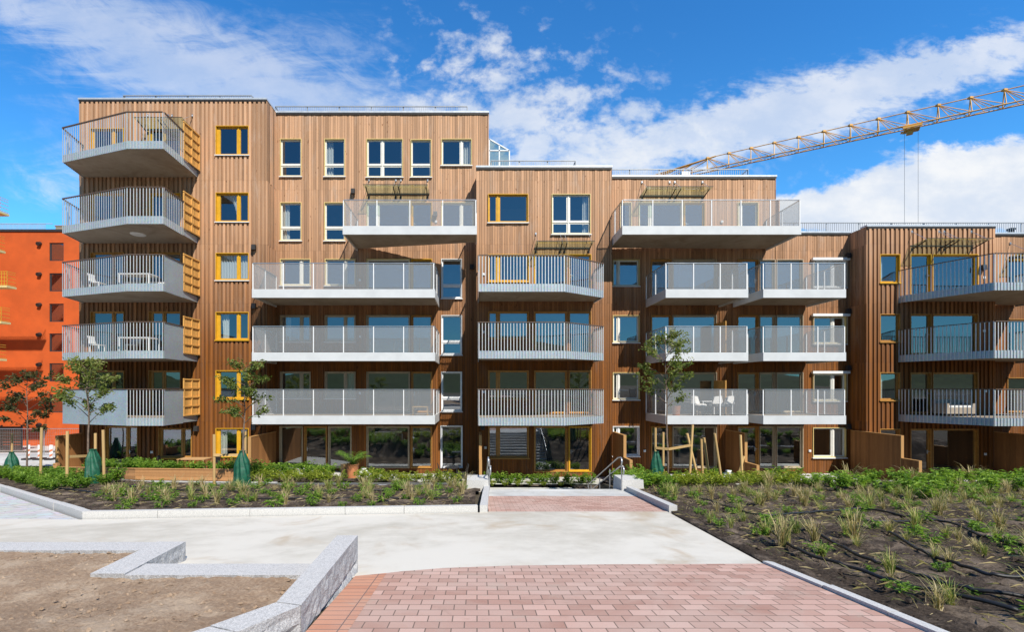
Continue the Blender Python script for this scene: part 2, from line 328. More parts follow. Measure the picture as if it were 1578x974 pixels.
M['red_barrier'] = plain('barrier_red', (.62, .20, .09), .6)
M['hill'] = soil('wooded_hill', (.012, .022, .008), (.05, .075, .022), .02)

# ------------------------------------------------------------------ mesh builder
class MB:
    def __init__(s): s.v = []; s.f = []; s.r = []; s.m = []; s.ci = 0
    def face(s, pts, r=None):
        b = len(s.v); s.v += [tuple(p) for p in pts]; s.f.append(tuple(range(b, b + len(pts)))); s.r.append(.5 if r is None else r); s.m.append(s.ci)
    def hexa(s, p, r=None):
        """p: 8 points, bottom ring 0-3 then top ring 4-7"""
        b = len(s.v); s.v += [tuple(q) for q in p]
        for q in ((0, 3, 2, 1), (4, 5, 6, 7), (0, 1, 5, 4), (1, 2, 6, 5), (2, 3, 7, 6), (3, 0, 4, 7)):
            s.f.append(tuple(b + i for i in q)); s.r.append(.5 if r is None else r); s.m.append(s.ci)
    def box(s, x0, x1, y0, y1, z0, z1, r=None):
        if x0 > x1: x0, x1 = x1, x0
        if y0 > y1: y0, y1 = y1, y0
        if z0 > z1: z0, z1 = z1, z0
        s.hexa([(x0, y0, z0), (x1, y0, z0), (x1, y1, z0), (x0, y1, z0), (x0, y0, z1), (x1, y0, z1), (x1, y1, z1), (x0, y1, z1)], r)
    def prism(s, poly, z0, z1, r=None):
        """vertical prism; z0/z1 numbers or callables (x, y) -> z; polygon counter-clockwise"""
        a = sum(poly[i][0] * poly[(i + 1) % len(poly)][1] - poly[(i + 1) % len(poly)][0] * poly[i][1] for i in range(len(poly)))
        if a < 0: poly = poly[::-1]
        g0 = z0 if callable(z0) else (lambda x, y: z0); g1 = z1 if callable(z1) else (lambda x, y: z1)
        n = len(poly); b = len(s.v)
        s.v += [(x, y, g0(x, y)) for x, y in poly] + [(x, y, g1(x, y)) for x, y in poly]
        fs = [tuple(b + i for i in reversed(range(n))), tuple(b + n + i for i in range(n))] + [(b + i, b + (i + 1) % n, b + n + (i + 1) % n, b + n + i) for i in range(n)]
        for f in fs: s.f.append(f); s.r.append(.5 if r is None else r); s.m.append(s.ci)
    def bar(s, a, b_, w_, d, up=(0, 0, 1), r=None):
        """rectangular bar from a to b: w_ across, d along up"""
        a = Vector(a); b_ = Vector(b_); t = (b_ - a).normalized(); u = Vector(up)
        if abs(t.dot(u)) > .98: u = Vector((0, 1, 0))
        x = t.cross(u).normalized(); y = x.cross(t).normalized()
        x *= w_ / 2; y *= d / 2
        s.hexa([a - x - y, a + x - y, a + x + y, a - x + y, b_ - x - y, b_ + x - y, b_ + x + y, b_ - x + y], r)
    def tube(s, pts, rad, n=8, r=None, cap=True):
        pts = [Vector(p) for p in pts]; k = len(pts)
        rads = rad if isinstance(rad, (list, tuple)) else [rad] * k
        b = len(s.v); ref = Vector((0, 0, 1))
        t0 = (pts[1] - pts[0]).normalized()
        if abs(t0.dot(ref)) > .9: ref = Vector((1, 0, 0))
        x = t0.cross(ref).normalized()
        for i in range(k):
            t = (pts[min(i + 1, k - 1)] - pts[max(i - 1, 0)]).normalized()
            x = (x - t * x.dot(t)).normalized(); y = t.cross(x)
            for j in range(n):
                q = 2 * math.pi * j / n
                s.v.append(tuple(pts[i] + (x * math.cos(q) + y * math.sin(q)) * rads[i]))
        for i in range(k - 1):
            for j in range(n):
                s.f.append((b + i * n + j, b + i * n + (j + 1) % n, b + (i + 1) * n + (j + 1) % n, b + (i + 1) * n + j)); s.r.append(.5 if r is None else r); s.m.append(s.ci)
        if cap:
            s.f.append(tuple(b + j for j in reversed(range(n)))); s.f.append(tuple(b + (k - 1) * n + j for j in range(n)))
            s.r += [.5 if r is None else r] * 2; s.m += [s.ci] * 2
    def lathe(s, prof, n=16, c=(0, 0, 0), wob=None, r=None):
        b = len(s.v)
        for i, (rr, z) in enumerate(prof):
            for j in range(n):
                q = 2 * math.pi * j / n; k = rr * (wob(q, z) if wob else 1)
                s.v.append((c[0] + k * math.cos(q), c[1] + k * math.sin(q), c[2] + z))
        for i in range(len(prof) - 1):
            for j in range(n):
                s.f.append((b + i * n + j, b + i * n + (j + 1) % n, b + (i + 1) * n + (j + 1) % n, b + (i + 1) * n + j)); s.r.append(.5 if r is None else r); s.m.append(s.ci)
        s.f.append(tuple(b + j for j in reversed(range(n)))); s.f.append(tuple(b + (len(prof) - 1) * n + j for j in range(n)))
        s.r += [.5 if r is None else r] * 2; s.m += [s.ci] * 2
    def build(s, name, m, parent=None, smooth=False, loc=None):
        me = bpy.data.meshes.new(name); me.from_pydata(s.v, [], s.f); me.update()
        at = me.attributes.new('rnd', 'FLOAT', 'FACE'); at.data.foreach_set('value', s.r)
        for k in (m if isinstance(m, (list, tuple)) else [m]): me.materials.append(k)
        me.polygons.foreach_set('material_index', s.m)
        if smooth: me.polygons.foreach_set('use_smooth', [True] * len(me.polygons))
        o = bpy.data.objects.new(name, me); COL.objects.link(o)
        if parent is not None: o.parent = parent
        if loc is not None: o.location = loc
        return o
def tag(o, label=None, cat=None, group=None, kind=None):
    if label: o['label'] = label
    if cat: o['category'] = cat
    if group: o['group'] = group
    if kind: o['kind'] = kind
    return o
def thing(name, label, cat, loc=(0, 0, 0), rotz=0, group=None):
    o = bpy.data.objects.new(name, None); COL.objects.link(o); o.empty_display_size = .3
    o.location = loc; o.rotation_euler = (0, 0, rotz); return tag(o, label, cat, group)
def dup(root, loc, rotz=0, scale=1.0, label=None, group=None):
    r = root.copy(); COL.objects.link(r); r.location = loc; r.rotation_euler = (0, 0, rotz); r.scale = (scale,) * 3
    if label: r['label'] = label
    if group: r['group'] = group
    for ch in list(root.children):
        c = ch.copy(); COL.objects.link(c); c.parent = r
        for g in list(ch.children):
            d = g.copy(); COL.objects.link(d); d.parent = c
    return r
def rnd(a, b): return random.uniform(a, b)
def WX(px, Y): return (px - CX) / F * Y
def WZ(py, Y): return ZC + (HY - py) / F * Y

# ------------------------------------------------------------------ terrain
def smooth(t): t = max(0., min(1., t)); return t * t * (3 - 2 * t)
def zplane(y): return ZC - 1.55 - .104 * max(y, -6.0)
def lower(x, y):
    l = .55 if x < -10 else (.55 + (.12 - .55) * smooth((x + 10) / 4) if x < -6 else .12)
    return l - 1.6 * smooth((y - 27) / 18)
def zg(x, y):
    """height of the ground"""
    yk = 20.0 if x < -7 else (20.0 - 3.0 * smooth((x + 7) / 6))
    if x > 4.6: yk = 17.6
    return zplane(y) + (min(lower(x, y), zplane(yk)) - zplane(y)) * smooth((y - yk) / 2.2) if y > yk else zplane(y)
def stairs_zone(x, y): return 0.25 < x < 4.45 and y > 14.2
def zgs(x, y):
    if stairs_zone(x, y): return min(zg(x, y), zplane(14.2) + (-.1 - zplane(14.2)) * min(1, (y - 14.2) / 4.5) - .12)
    return zg(x, y)
def sheet(name, m, poly_or_rect, off, step, rough=0.0, kind='structure', zf=None, inside=None, seed=0):
    """grid sheet lying off above the ground"""
    x0, x1, y0, y1 = poly_or_rect; zf = zf or zg
    rs = random.Random(seed)
    nx = max(1, round((x1 - x0) / step)); ny = max(1, round((y1 - y0) / step))
    mb = MB(); idx = {}
    for j in range(ny + 1):
        for i in range(nx + 1):
            x = x0 + (x1 - x0) * i / nx; y = y0 + (y1 - y0) * j / ny
            idx[i, j] = len(mb.v); mb.v.append((x, y, zf(x, y) + off + rs.uniform(-rough, rough)))
    for j in range(ny):
        for i in range(nx):
            xc = x0 + (x1 - x0) * (i + .5) / nx; yc = y0 + (y1 - y0) * (j + .5) / ny
            if inside and not inside(xc, yc): continue
            mb.f.append((idx[i, j], idx[i + 1, j], idx[i + 1, j + 1], idx[i, j + 1])); mb.r.append(.5); mb.m.append(0)
    return tag(mb.build(name, m, smooth=rough > 0), kind=kind)
def in_poly(poly):
    def f(x, y):
        c = False
        for i in range(len(poly)):
            (xa, ya), (xb, yb) = poly[i], poly[i - 1]
            if (ya > y) != (yb > y) and x < (xb - xa) * (y - ya) / (yb - ya) + xa: c = not c
        return c
    return f
def flat(name, m, poly, off, kind='structure'):
    """polygon on the sloping plane"""
    mb = MB(); a = sum(poly[i - 1][0] * poly[i][1] - poly[i][0] * poly[i - 1][1] for i in range(len(poly)))
    if a < 0: poly = poly[::-1]
    mb.face([(x, y, zplane(y) + off) for x, y in poly]); return tag(mb.build(name, m), kind=kind)

# ground sheet: fine near, coarse far
def ground():
    xs = [-400, -200, -100, -70] + [-50 + 2 * i for i in range(15)] + [-20 + .5 * i for i in range(40)] + [0, .24, .26, 1, 2, 3, 4, 4.44, 4.46] + [5 + .5 * i for i in range(50)] + [30 + 3 * i for i in range(9)] + [70, 100, 200, 400]
    ys = [-300, -100, -40, -20, -10, -6, 0, 5, 10, 13, 14, 14.19, 14.21] + [14.5 + .25 * i for i in range(44)] + [25.6, 27, 30, 33, 36, 40, 45, 60, 100, 200, 400]
    xs = sorted(set(xs)); mb = MB(); idx = {}
    for j, y in enumerate(ys):
        for i, x in enumerate(xs): idx[i, j] = len(mb.v); mb.v.append((x, y, zgs(x, y) - .03))
    for j in range(len(ys) - 1):
        for i in range(len(xs) - 1):
            mb.f.append((idx[i, j], idx[i + 1, j], idx[i + 1, j + 1], idx[i, j + 1])); mb.r.append(.5); mb.m.append(0)
    tag(mb.build('ground', M['ground']), kind='structure')
ground()
# wooded hill across the valley behind the viewer (it shows in the windows)
def hill():
    mb = MB(); nx, ny = 60, 14; idx = {}
    for j in range(ny + 1):
        for i in range(nx + 1):
            x = -300 + 600 * i / nx; t = j / ny; y = -70 - 130 * t
            h = 2.5 + (13 + 7 * math.sin(x * .021 + 1) + 4 * math.sin(x * .06)) * smooth(t) + random.uniform(-.7, .7) * t
            idx[i, j] = len(mb.v); mb.v.append((x, y, h))
    for j in range(ny):
        for i in range(nx): mb.f.append((idx[i, j], idx[i, j + 1], idx[i + 1, j + 1], idx[i + 1, j])); mb.r.append(.5); mb.m.append(0)
    tag(mb.build('hill', M['hill']), kind='structure')
hill()
tag(sheet('road', M['asphalt'], (-120, 120, -22, -12), .02, 12), kind='structure')

# plaza
KA = (-14.1, 14.2); KB = (-7.6, 9.25); KC = (0.02, 10.12)          # front kerb line of the left bed
def line_pts(a, b, n): return [(a[0] + (b[0] - a[0]) * i / n, a[1] + (b[1] - a[1]) * i / n) for i in range(n + 1)]
edge_near = [(-1.29, 5.42), (-.9, 5.6), (-.4, 5.75), (.4, 5.86), (1.6, 5.92), (3.55, 5.95)]
flat('concrete_plaza', M['concrete'], [(-30, 9.3), (-9.0, 9.3), (-7.62, 9.2), (0.02, 10.1), (.25, 10.22), (4.05, 10.22), (3.55, 5.95)] + edge_near[::-1][1:] + [(-1.45, 5.3), (-3.6, 5.3), (-3.85, 5.95), (-30, 5.95)], .004)
flat('cobble_paving', M['setts'], [(-30, 9.3), (-9.0, 9.3), (-7.62, 9.2), (-14.12, 14.15), (-24, 21.6), (-30, 21.6)], .004)
flat('brick_path', M['brick'], edge_near + [(3.6, 3.0), (3.75, -6), (-1.29, -6)], .004)
flat('brick_border', M['brick_edge'], [(-1.37, 5.40), (-1.04, 5.52), (-1.0, -6), (-1.37, -6)], .008)
flat('brick_landing', M['brick'], [(.25, 10.22), (4.05, 10.22), (4.38, 13.0), (.25, 13.0)], .004)
flat('stair_landing', M['landing'], [(.25, 13.0), (4.38, 13.0), (4.45, 14.2), (.25, 14.2)], .004)

# steps going down to the building
mb = MB()
for k in range(12):
    y0 = 14.2 + .36 * k; zt = zplane(14.2) - .145 * (k + 1) + .14
    mb.box(.26, 4.44, y0, y0 + .36, zt - .6, zt)
tag(mb.build('steps', M['landing']), kind='structure')
tag(sheet('lower_path', M['landing'], (.26, 4.44, 18.55, 22.4), .03, 1.0, zf=lambda x, y: -.02), kind='structure')

# granite kerb round the left bed, one stone at a time
def kerb_run(a, b, w_, h, stones, name='kerb', m='kerbstone', zf=None):
    zf = zf or (lambda x, y: zg(x, y)); mb = MB(); L = math.dist(a, b); t = ((b[0] - a[0]) / L, (b[1] - a[1]) / L); nrm = (-t[1], t[0])
    cuts = [0.0]
    while cuts[-1] < L - 1e-6:
        cuts.append(min(L, cuts[-1] + stones * rnd(.75, 1.25)))
        if L - cuts[-1] < .3 * stones: cuts[-1] = L
    for s0, s1 in zip(cuts, cuts[1:]):
        d = rnd(-.006, .006); s0 += .004; s1 -= .004
        q = [(a[0] + t[0] * s + nrm[0] * k, a[1] + t[1] * s + nrm[1] * k) for s, k in ((s0, d), (s1, d), (s1, w_ + d), (s0, w_ + d))]
        mb.prism(q, lambda x, y: zf(x, y) - .15, lambda x, y: zf(x, y) + h + d * .6, rnd(0, 1))
    return tag(mb.build(name, M[m]), kind='structure')
kerb_run(KA, KB, .16, .15, 1.6)
kerb_run((-24, 21.7), KA, .16, .15, 1.6)
kerb_run(KB, KC, .16, .15, 1.55)
kerb_run((.06, 10.1), (.22, 14.6), -.16, .16, 1.4)
kerb_run((4.08, 10.2), (4.44, 14.3), -.17, .14, 1.4)
kerb_run((3.56, 5.98), (3.76, -5), .10, .035, 1.0)
# far kerbs and path on the left
F1, F2, F3, F4 = (-21.5, 22.6), (-10.5, 16.2), (-7.1, 15.65), (-.05, 15.7)
flatpts = [F1, F2, F3, F4, (-.05, 17.2), (-8.6, 16.95), (-12.5, 17.5), (-18.0, 20.4), (-24, 24), (-25, 24)]
pth = in_poly(flatpts)
tag(sheet('asphalt_path', M['asphalt'], (-26, 0, 15, 24), .012, .25, inside=pth), kind='structure')
kerb_run(F1, F2, .12, .05, 1.2); kerb_run(F2, F3, .12, .05, 1.2); kerb_run(F3, F4, .12, .05, 1.2)
kerb_run((-15.5, 18.95), (-12.5, 17.3), .1, .05, 1.2); kerb_run((-12.5, 17.3), (-7.0, 16.75), .1, .05, 1.2)
# planting soil
bedL = [KA, KB, KC, (.04, 15.6), F4, F3, F2, F1, (-24, 21.8)]
tag(sheet('planting_bed', M['soil_dark'], (-24, .1, 9.3, 22.6), .07, .14, .03, inside=in_poly([(-14.0, 14.4), (-7.55, 9.42), (.0, 10.28), (.05, 15.6), (-7.1, 15.55), (-10.5, 16.1), (-21.5, 22.5), (-23.8, 21.9)]), seed=1), kind='structure')
def bed_edge(y): return 3.68 + (5.98 - y) * .021 if y < 5.98 else 3.57 + (y - 5.98) * .118 if y < 10.1 else 4.255 + (y - 10.2) * .088 if y < 14.3 else 4.62
def right_soil():
    mb = MB(); rs = random.Random(2); ys = [-4 + .13 * k for k in range(167)]; us = [0, .02] + [.13 * k for k in range(1, 130)] + [20, 26]; idx = {}
    for j, y in enumerate(ys):
        for i, u in enumerate(us):
            x = bed_edge(y) + u; lump = .03 * math.sin(2.1 * x + 1.3 * y) * math.sin(1.7 * y - .6 * x)
            idx[i, j] = len(mb.v); mb.v.append((x + (rs.uniform(-.03, .03) if i > 1 else 0), y, zg(x, y) + (.012 if i == 0 else .04 + lump * min(1, u) + rs.uniform(-.045, .045) * (1 if i > 1 else .2))))
    for j in range(len(ys) - 1):
        for i in range(len(us) - 1): mb.f.append((idx[i, j], idx[i + 1, j], idx[i + 1, j + 1], idx[i, j + 1])); mb.r.append(.5); mb.m.append(0)
    tag(mb.build('garden_soil', M['soil_dark'], smooth=True), kind='structure')
right_soil()
tag(sheet('garden_soil', M['soil_dark'], (4.62, 34, 17.6, 22.2), .02, .2, .03, seed=3), kind='structure')
tag(sheet('garden_soil', M['soil_dark'], (-20.5, .2, 17.2, 22.5), .03, .25, .03, inside=in_poly([(-.1, 17.3), (-8.6, 17.05), (-12.5, 17.6), (-18, 20.5), (-19, 22.4), (-.1, 22.4)]), seed=4), kind='structure')
tag(sheet('garden_soil', M['soil_dark'], (.26, 4.44, 22.4, 24.2), .1, .2, .03, zf=lambda x, y: .0, seed=5), kind='structure')
kerb_run((5.0, 16.0), (11.4, 16.3), .07, .05, 1.4); kerb_run((11.6, 17.0), (22, 17.3), .07, .07, 1.6); kerb_run((8.0, 18.5), (24, 18.9), .08, .22, 1.8)
tag(sheet('terrace', M['landing'], (-20, 26, 22.5, 25.4), .02, 1.0, zf=lambda x, y: lower(x, y)), kind='structure')

# bare soil bed with granite walls in the left foreground
ZT = ZC - 1.95
tag(sheet('bare_bed', M['soil_bed'], (-14, -1.5, 1.4, 5.98), 0, .05, .012, zf=lambda x, y: max(ZT - .03, zplane(y) + .03) + .015 * math.sin(3 * x) * math.sin(2.3 * y),
      inside=in_poly([(-14, 1.4), (-1.55, 1.4), (-1.52, 5.1), (-3.72, 5.1), (-4.0, 5.2), (-4.0, 5.9), (-14, 5.9)]), seed=6), kind='structure')
def wall_stone(name, quad, ztop, parent, split=()):
    """one granite block: sawn top, split sides with real relief"""
    mb = MB(); n = len(quad); zb = min(zplane(y) for x, y in quad) - .1
    a = sum(quad[i][0] * quad[(i + 1) % n][1] - quad[(i + 1) % n][0] * quad[i][1] for i in range(n))
    if a < 0: quad = quad[::-1]
    mb.ci = 0; mb.face([(x, y, ztop) for x, y in quad])
    rs = random.Random(len(name) + int(abs(quad[0][0]) * 100))
    for i in range(n):
        p, q = Vector(quad[i]), Vector(quad[(i + 1) % n]); L = (q - p).length; t = (q - p) / L; nr = Vector((t.y, -t.x))
        nu = max(2, int(L / .07)); nv = max(3, int((ztop - zb) / .06)); g = {}
        for jj in range(nv + 1):
            for ii in range(nu + 1):
                k = 0 if jj == nv or ii in (0, nu) else rs.uniform(-.014, .010) - (.035 if split and abs(jj - nv * .42) < .6 else 0)
                c = p + t * (L * ii / nu) + nr * k
                g[ii, jj] = len(mb.v); mb.v.append((c.x, c.y, zb + (ztop - zb) * jj / nv))
        for jj in range(nv):
            for ii in range(nu):
                mb.f.append((g[ii, jj], g[ii + 1, jj], g[ii + 1, jj + 1], g[ii, jj + 1])); mb.r.append(.5); mb.m.append(1)
    return mb.build(name, [M['granite'], M['granite_rough']], parent)
pw = thing('retaining_wall', 'low flush granite wall stepping round the bare soil bed at left', 'stone wall', (-4, 5.5, ZT))
def local(q, o): return [(x - o[0], y - o[1]) for x, y in q]
def rel(obj, parent):
    obj.parent = parent; obj.matrix_parent_inverse = Matrix.Translation(parent.location).inverted(); return obj
for q in ([(-4.06, 5.04), (-3.70, 5.04), (-3.70, 6.10), (-4.06, 6.10)], [(-7.0, 5.80), (-4.065, 5.80), (-4.065, 6.12), (-7.0, 6.12)], [(-14, 5.80), (-7.01, 5.80), (-7.01, 6.12), (-14, 6.12)], [(-3.69, 5.03), (-1.66, 5.03), (-1.66, 5.36), (-3.69, 5.36)]):
    rel(wall_stone('stone_block', q, ZT + (.012 if q[0][1] == 5.04 else 0), None), pw)
hw = thing('retaining_wall', 'tall rough granite wall beside the red brick path, bent at its near end', 'stone wall', (-1.5, 4.5, ZT))
ZH = ZC - 1.70
rel(wall_stone('stone_block', [(-1.385, 3.78), (-1.385, 5.58), (-1.625, 5.58), (-1.60, 3.84)], ZH, None, (1,)), hw)
rel(wall_stone('stone_block', [(-1.39, 3.775), (-1.605, 3.835), (-1.92, 3.46), (-1.68, 3.37)], ZH - .004, None, (1,)), hw)
rel(wall_stone('stone_block', [(-1.685, 3.362), (-1.925, 3.452), (-3.2, 2.2), (-3.0, 2.02)], ZH - .008, None, (1,)), hw)

# ------------------------------------------------------------------ the timber apartment building
YF, YR, YB = 24.38, 25.5, 22.8
FLOOR = {1: .35, 2: 3.3, 3: 6.3, 4: 9.3, 5: 12.3, 6: 15.6}
bld = thing('apartment_building', 'long stepped timber clad apartment block with steel balconies, six storeys at its left end', 'apartment building', (0, 0, 0))

def solid(spans, holes_1d):
    out = []
    for a, b in spans:
        cur = [(a, b)]
        for h0, h1 in holes_1d:
            nx = []
            for c, d in cur:
                if h1 <= c or h0 >= d: nx.append((c, d)); continue
                if h0 > c: nx.append((c, h0))
                if h1 < d: nx.append((h1, d))
            cur = nx
        out += cur
    return out
def cladding(Y, X0, X1, Z0, Z1, holes, style, seed):
    """vertical boards with every window opening left out"""
    rs = random.Random(seed); mb = MB()
    seams = [z for z in (2.95, 5.95, 8.95, 11.95, 15.2) if Z0 < z < Z1]
    def strip(xa, xb, y0, y1, ra=.0, rb=1.0):
        cuts = sorted({xa, xb} | {h for q in holes for h in (q[0], q[2]) if xa < h < xb})
        zs = [Z0] + seams + [Z1]
        c0 = rs.uniform(ra, rb); col = [min(1, max(0, c0 + rs.uniform(-.12, .12))) for _ in zs]
        for a, b in zip(cuts, cuts[1:]):
            if b - a < .004: continue
            c = (a + b) / 2; hz = [(q[1], q[3]) for q in holes if q[0] < c < q[2]]
            for k, (za, zb) in enumerate(zip(zs, zs[1:])):
                for p, q in solid([(za + (.004 if k else 0), zb)], hz):
                    if q - p > .01: mb.box(a, b, y0, y1, p, q, col[k])
    x = X0
    if style == 'batten':
        while x < X1 - .01:
            bw = rs.choice((.115, .15, .15)); e = min(X1, x + bw + .085)
            strip(x, e, Y + .004, Y + .03, .0, .3)
            if e - .085 > x and e < X1 + .001: strip(e - .118, e - .002, Y - .048, Y + .003, .35, 1.0)
            x = e + .001
    else:
        while x < X1 - .01:
            e = min(X1, x + rs.choice((.11, .125, .125, .145)))
            strip(x, e - .013, Y - rs.choice((0, .004, .010, .016)), Y + .03, .25, .95)
            x = e
    return mb
def wall_sheet(mb, Y, X0, X1, Z0, Z1, holes):
    xs = sorted({X0, X1} | {v for h in holes for v in (h[0], h[2]) if X0 < v < X1}); zs = sorted({Z0, Z1} | {v for h in holes for v in (h[1], h[3]) if Z0 < v < Z1})
    for a, b in zip(xs, xs[1:]):
        for c, d in zip(zs, zs[1:]):
            xm, zm = (a + b) / 2, (c + d) / 2
            if any(h[0] < xm < h[2] and h[1] < zm < h[3] for h in holes): continue
            mb.box(a, b, Y + .032, Y + .14, c, d)
def window(Y, hole, frame, mull=(), trans=None, sill='white', door=None, curtain=None, head=False, name='window', wide=None, lining=None):
    """hole (x0, z0, x1, z1) in metres; mullions in x; trans: z of a transom"""
    x0, z0, x1, z1 = hole; mb = MB(); L = .03; p0 = Y - .058; p1 = Y + .15; fw = .065
    # lining of the reveal
    mb.box(x0, x0 + L, p0, p1, z0, z1); mb.box(x1 - L, x1, p0, p1, z0, z1)
    mb.box(x0 + L, x1 - L, p0, p1, z1 - L, z1); mb.box(x0 + L, x1 - L, p0, p1, z0, z0 + L)
    a0, a1 = Y + .05, Y + .12; mb.ci = 1
    xs = [x0 + L] + sorted(mull) + [x1 - L]
    gl = MB(); rp = random.Random(int(x0 * 97 + z0 * 31))
    for k, (a, b) in enumerate(zip(xs, xs[1:])):
        la = a if k == 0 else a + .03; lb = b if k == len(xs) - 2 else b - .03
        f = fw + (wide or {}).get(k, 0)
        zz = [z0 + L] + ([trans] if trans else []) + [z1 - L]
        for i, (c, d) in enumerate(zip(zz, zz[1:])):
            lc = c if i == 0 else c + .025; ld = d if i == len(zz) - 2 else d - .025
            mb.box(la, la + f, a0, a1, lc, ld); mb.box(lb - fw, lb, a0, a1, lc, ld)
            mb.box(la + f, lb - fw, a0 + .001, a1 - .001, lc, lc + fw); mb.box(la + f, lb - fw, a0 + .001, a1 - .001, ld - fw, ld)
            ga, gb, gc, gd = la + f - .004, lb - fw + .004, lc + fw - .004, ld - fw + .004
            e = [a0 + .034 + rp.uniform(-.010, .010) * min(1, gb - ga) for _ in range(2)] + [a0 + .034 + rp.uniform(-.012, .012) for _ in range(1)]
            gl.face([(ga, e[0], gc), (gb, e[1], gc), (gb, e[1] + e[2] - a0 - .034, gd), (ga, e[0] + e[2] - a0 - .034, gd)])
        if k < len(xs) - 2: mb.box(b - .0298, b + .0298, Y + .02, p1, z0 + L, z1 - L)
    if trans: mb.box(x0 + L, x1 - L, Y + .022, p1 - .002, trans - .0248, trans + .0248)
    w_ = mb.build(name, [M[frame], M['sash' if frame == 'cream' else frame]], bld)
    gl.build('pane', M['glass'], w_)
    if sill:
        s = MB(); s.hexa([(x0 - .04, Y - .11, z0 - .055), (x1 + .04, Y - .11, z0 - .055), (x1 + .04, Y + .0, z0 - .035), (x0 - .04, Y + .0, z0 - .035), (x0 - .04, Y - .11, z0 - .015), (x1 + .04, Y - .11, z0 - .015), (x1 + .04, Y + .0, z0 - .001), (x0 - .04, Y + .0, z0 - .001)])
        s.build('sill', M[sill], w_)
    if door is not None:                                           # handle on the leaf edge
        h = MB(); hz = z0 + 1.0; h.box(door - .02, door + .02, a0 - .012, a0, hz - .1, hz + .1); h.box(door - .012, door + .11, a0 - .055, a0 - .035, hz + .01, hz + .03); h.box(door - .012, door + .012, a0 - .04, a0 - .01, hz + .008, hz + .032)
        h.build('handle', M['steel'], w_)
    if head:
        h = MB(); h.box(x0 - .10, x1 + .10, Y - .20, Y - .052, z1 + .0, z1 + .13); h.build('blind_box', M['white'], w_)
        for xx in (x0 - .015, x1 - .015):
            g = MB(); g.box(xx, xx + .03, Y - .13, Y - .10, z0, z1); g.build('blind_rail', M['greyframe'], w_)
    if curtain:
        c = MB(); xa, xb = curtain[:2]; n = 48
        full = curtain[2] if len(curtain) > 2 else 1.0
        for i in range(n):
            u0, u1 = i / n, (i + 1) / n
            def P(u, t):
                xx = xa + (xb - xa) * (u if t > .99 else 1 - (1 - u) * (full + (1 - full) * t ** 2))
                return (xx, Y + .24 + .035 * math.sin(u * (xb - xa) * 46), z0 + .02 + (z1 - z0 - .04) * t)
            for t0, t1 in zip((0, .2, .4, .6, .8), (.2, .4, .6, .8, 1)):
                c.face([P(u0, t0), P(u1, t0), P(u1, t1), P(u0, t1)])
        c.build('curtain', M['curtain'], w_, smooth=True)
    return w_
def hp(Y, x0, y0, x1, y1): return (WX(x0, Y), WZ(y1, Y), WX(x1, Y), WZ(y0, Y))
HOLES = {}
def W(block, px, frame='yellow', m=(), t=None, floor=None, **kw):
    Y = BL[block][0]; h = list(hp(Y, *px))
    if floor: h[1] = FLOOR[floor] + .06
    HOLES.setdefault(block, []).append(tuple(h))
    if 'curtain' in kw:
        c = kw['curtain']; kw['curtain'] = (WX(c[0], Y), WX(c[1], Y)) + tuple(c[2:])
    if 'door' in kw: kw['door'] = WX(kw['door'], Y)
    window(Y, tuple(h), frame, [WX(q, Y) for q in m], WZ(t, Y) if t else None, **kw)
BL = {  # block: facade depth, x0, x1, z0, z1, style
    'A': (YF, -20.16, -10.70, -.2, 19.30, 'batten'),
    'B': (YR, -10.70, 0.59, -.2, 19.28, 'plain'),
    'C': (YF, 0.0, 6.82, -.2, 15.86, 'plainwide'),
    'D': (YR, 6.82, 15.85, -.2, 15.88, 'plain'),
    'E': (YR, 15.85, 19.80, -.2, 12.90, 'plain'),
    'F': (YF, 19.80, 26.26, -.2, 12.86, 'batten'),
    'G': (YR, 26.26, 36.0, -.2, 12.84, 'plain'),
}
# left block: column of yellow windows
for i, (y0, y1) in enumerate(((194, 239), (297, 342), (390, 432), (481, 524), (571, 615), (660, 703))):
    kw = {2: dict(curtain=(335, 382)), 1: dict(curtain=(351, 368, .35)), 3: dict(curtain=(338, 350, .8)), 5: dict(curtain=(337, 346))}.get(i, {})
    W('A', (333, y0, 384, y1), 'yellow', m=(367,), sill='white' if i < 3 else 'yellow', wide={0: .10}, **kw)
for L in (6, 5, 4, 3, 2):
    f = FLOOR[L]; yt = HY - (f + 2.25 - ZC) / YF * F
    W('A', (140, yt, 192, 0), 'yellow' if L > 4 else 'ochre', m=(174,), floor=L, sill=None, door=177, name='balcony_door', wide={0: .06})
    W('A', (230, yt, 279, 0), 'yellow' if L > 4 else 'ochre', m=(252,), floor=L, sill=None, name='window', wide={0: .08})
W('A', (163, 657, 213, 700), 'ochre', m=(196,), floor=1, sill=None, door=199, name='terrace_door')
W('A', (245, 660, 296, 706), 'ochre', m=(281,), wide={0: .05}, sill='yellow')
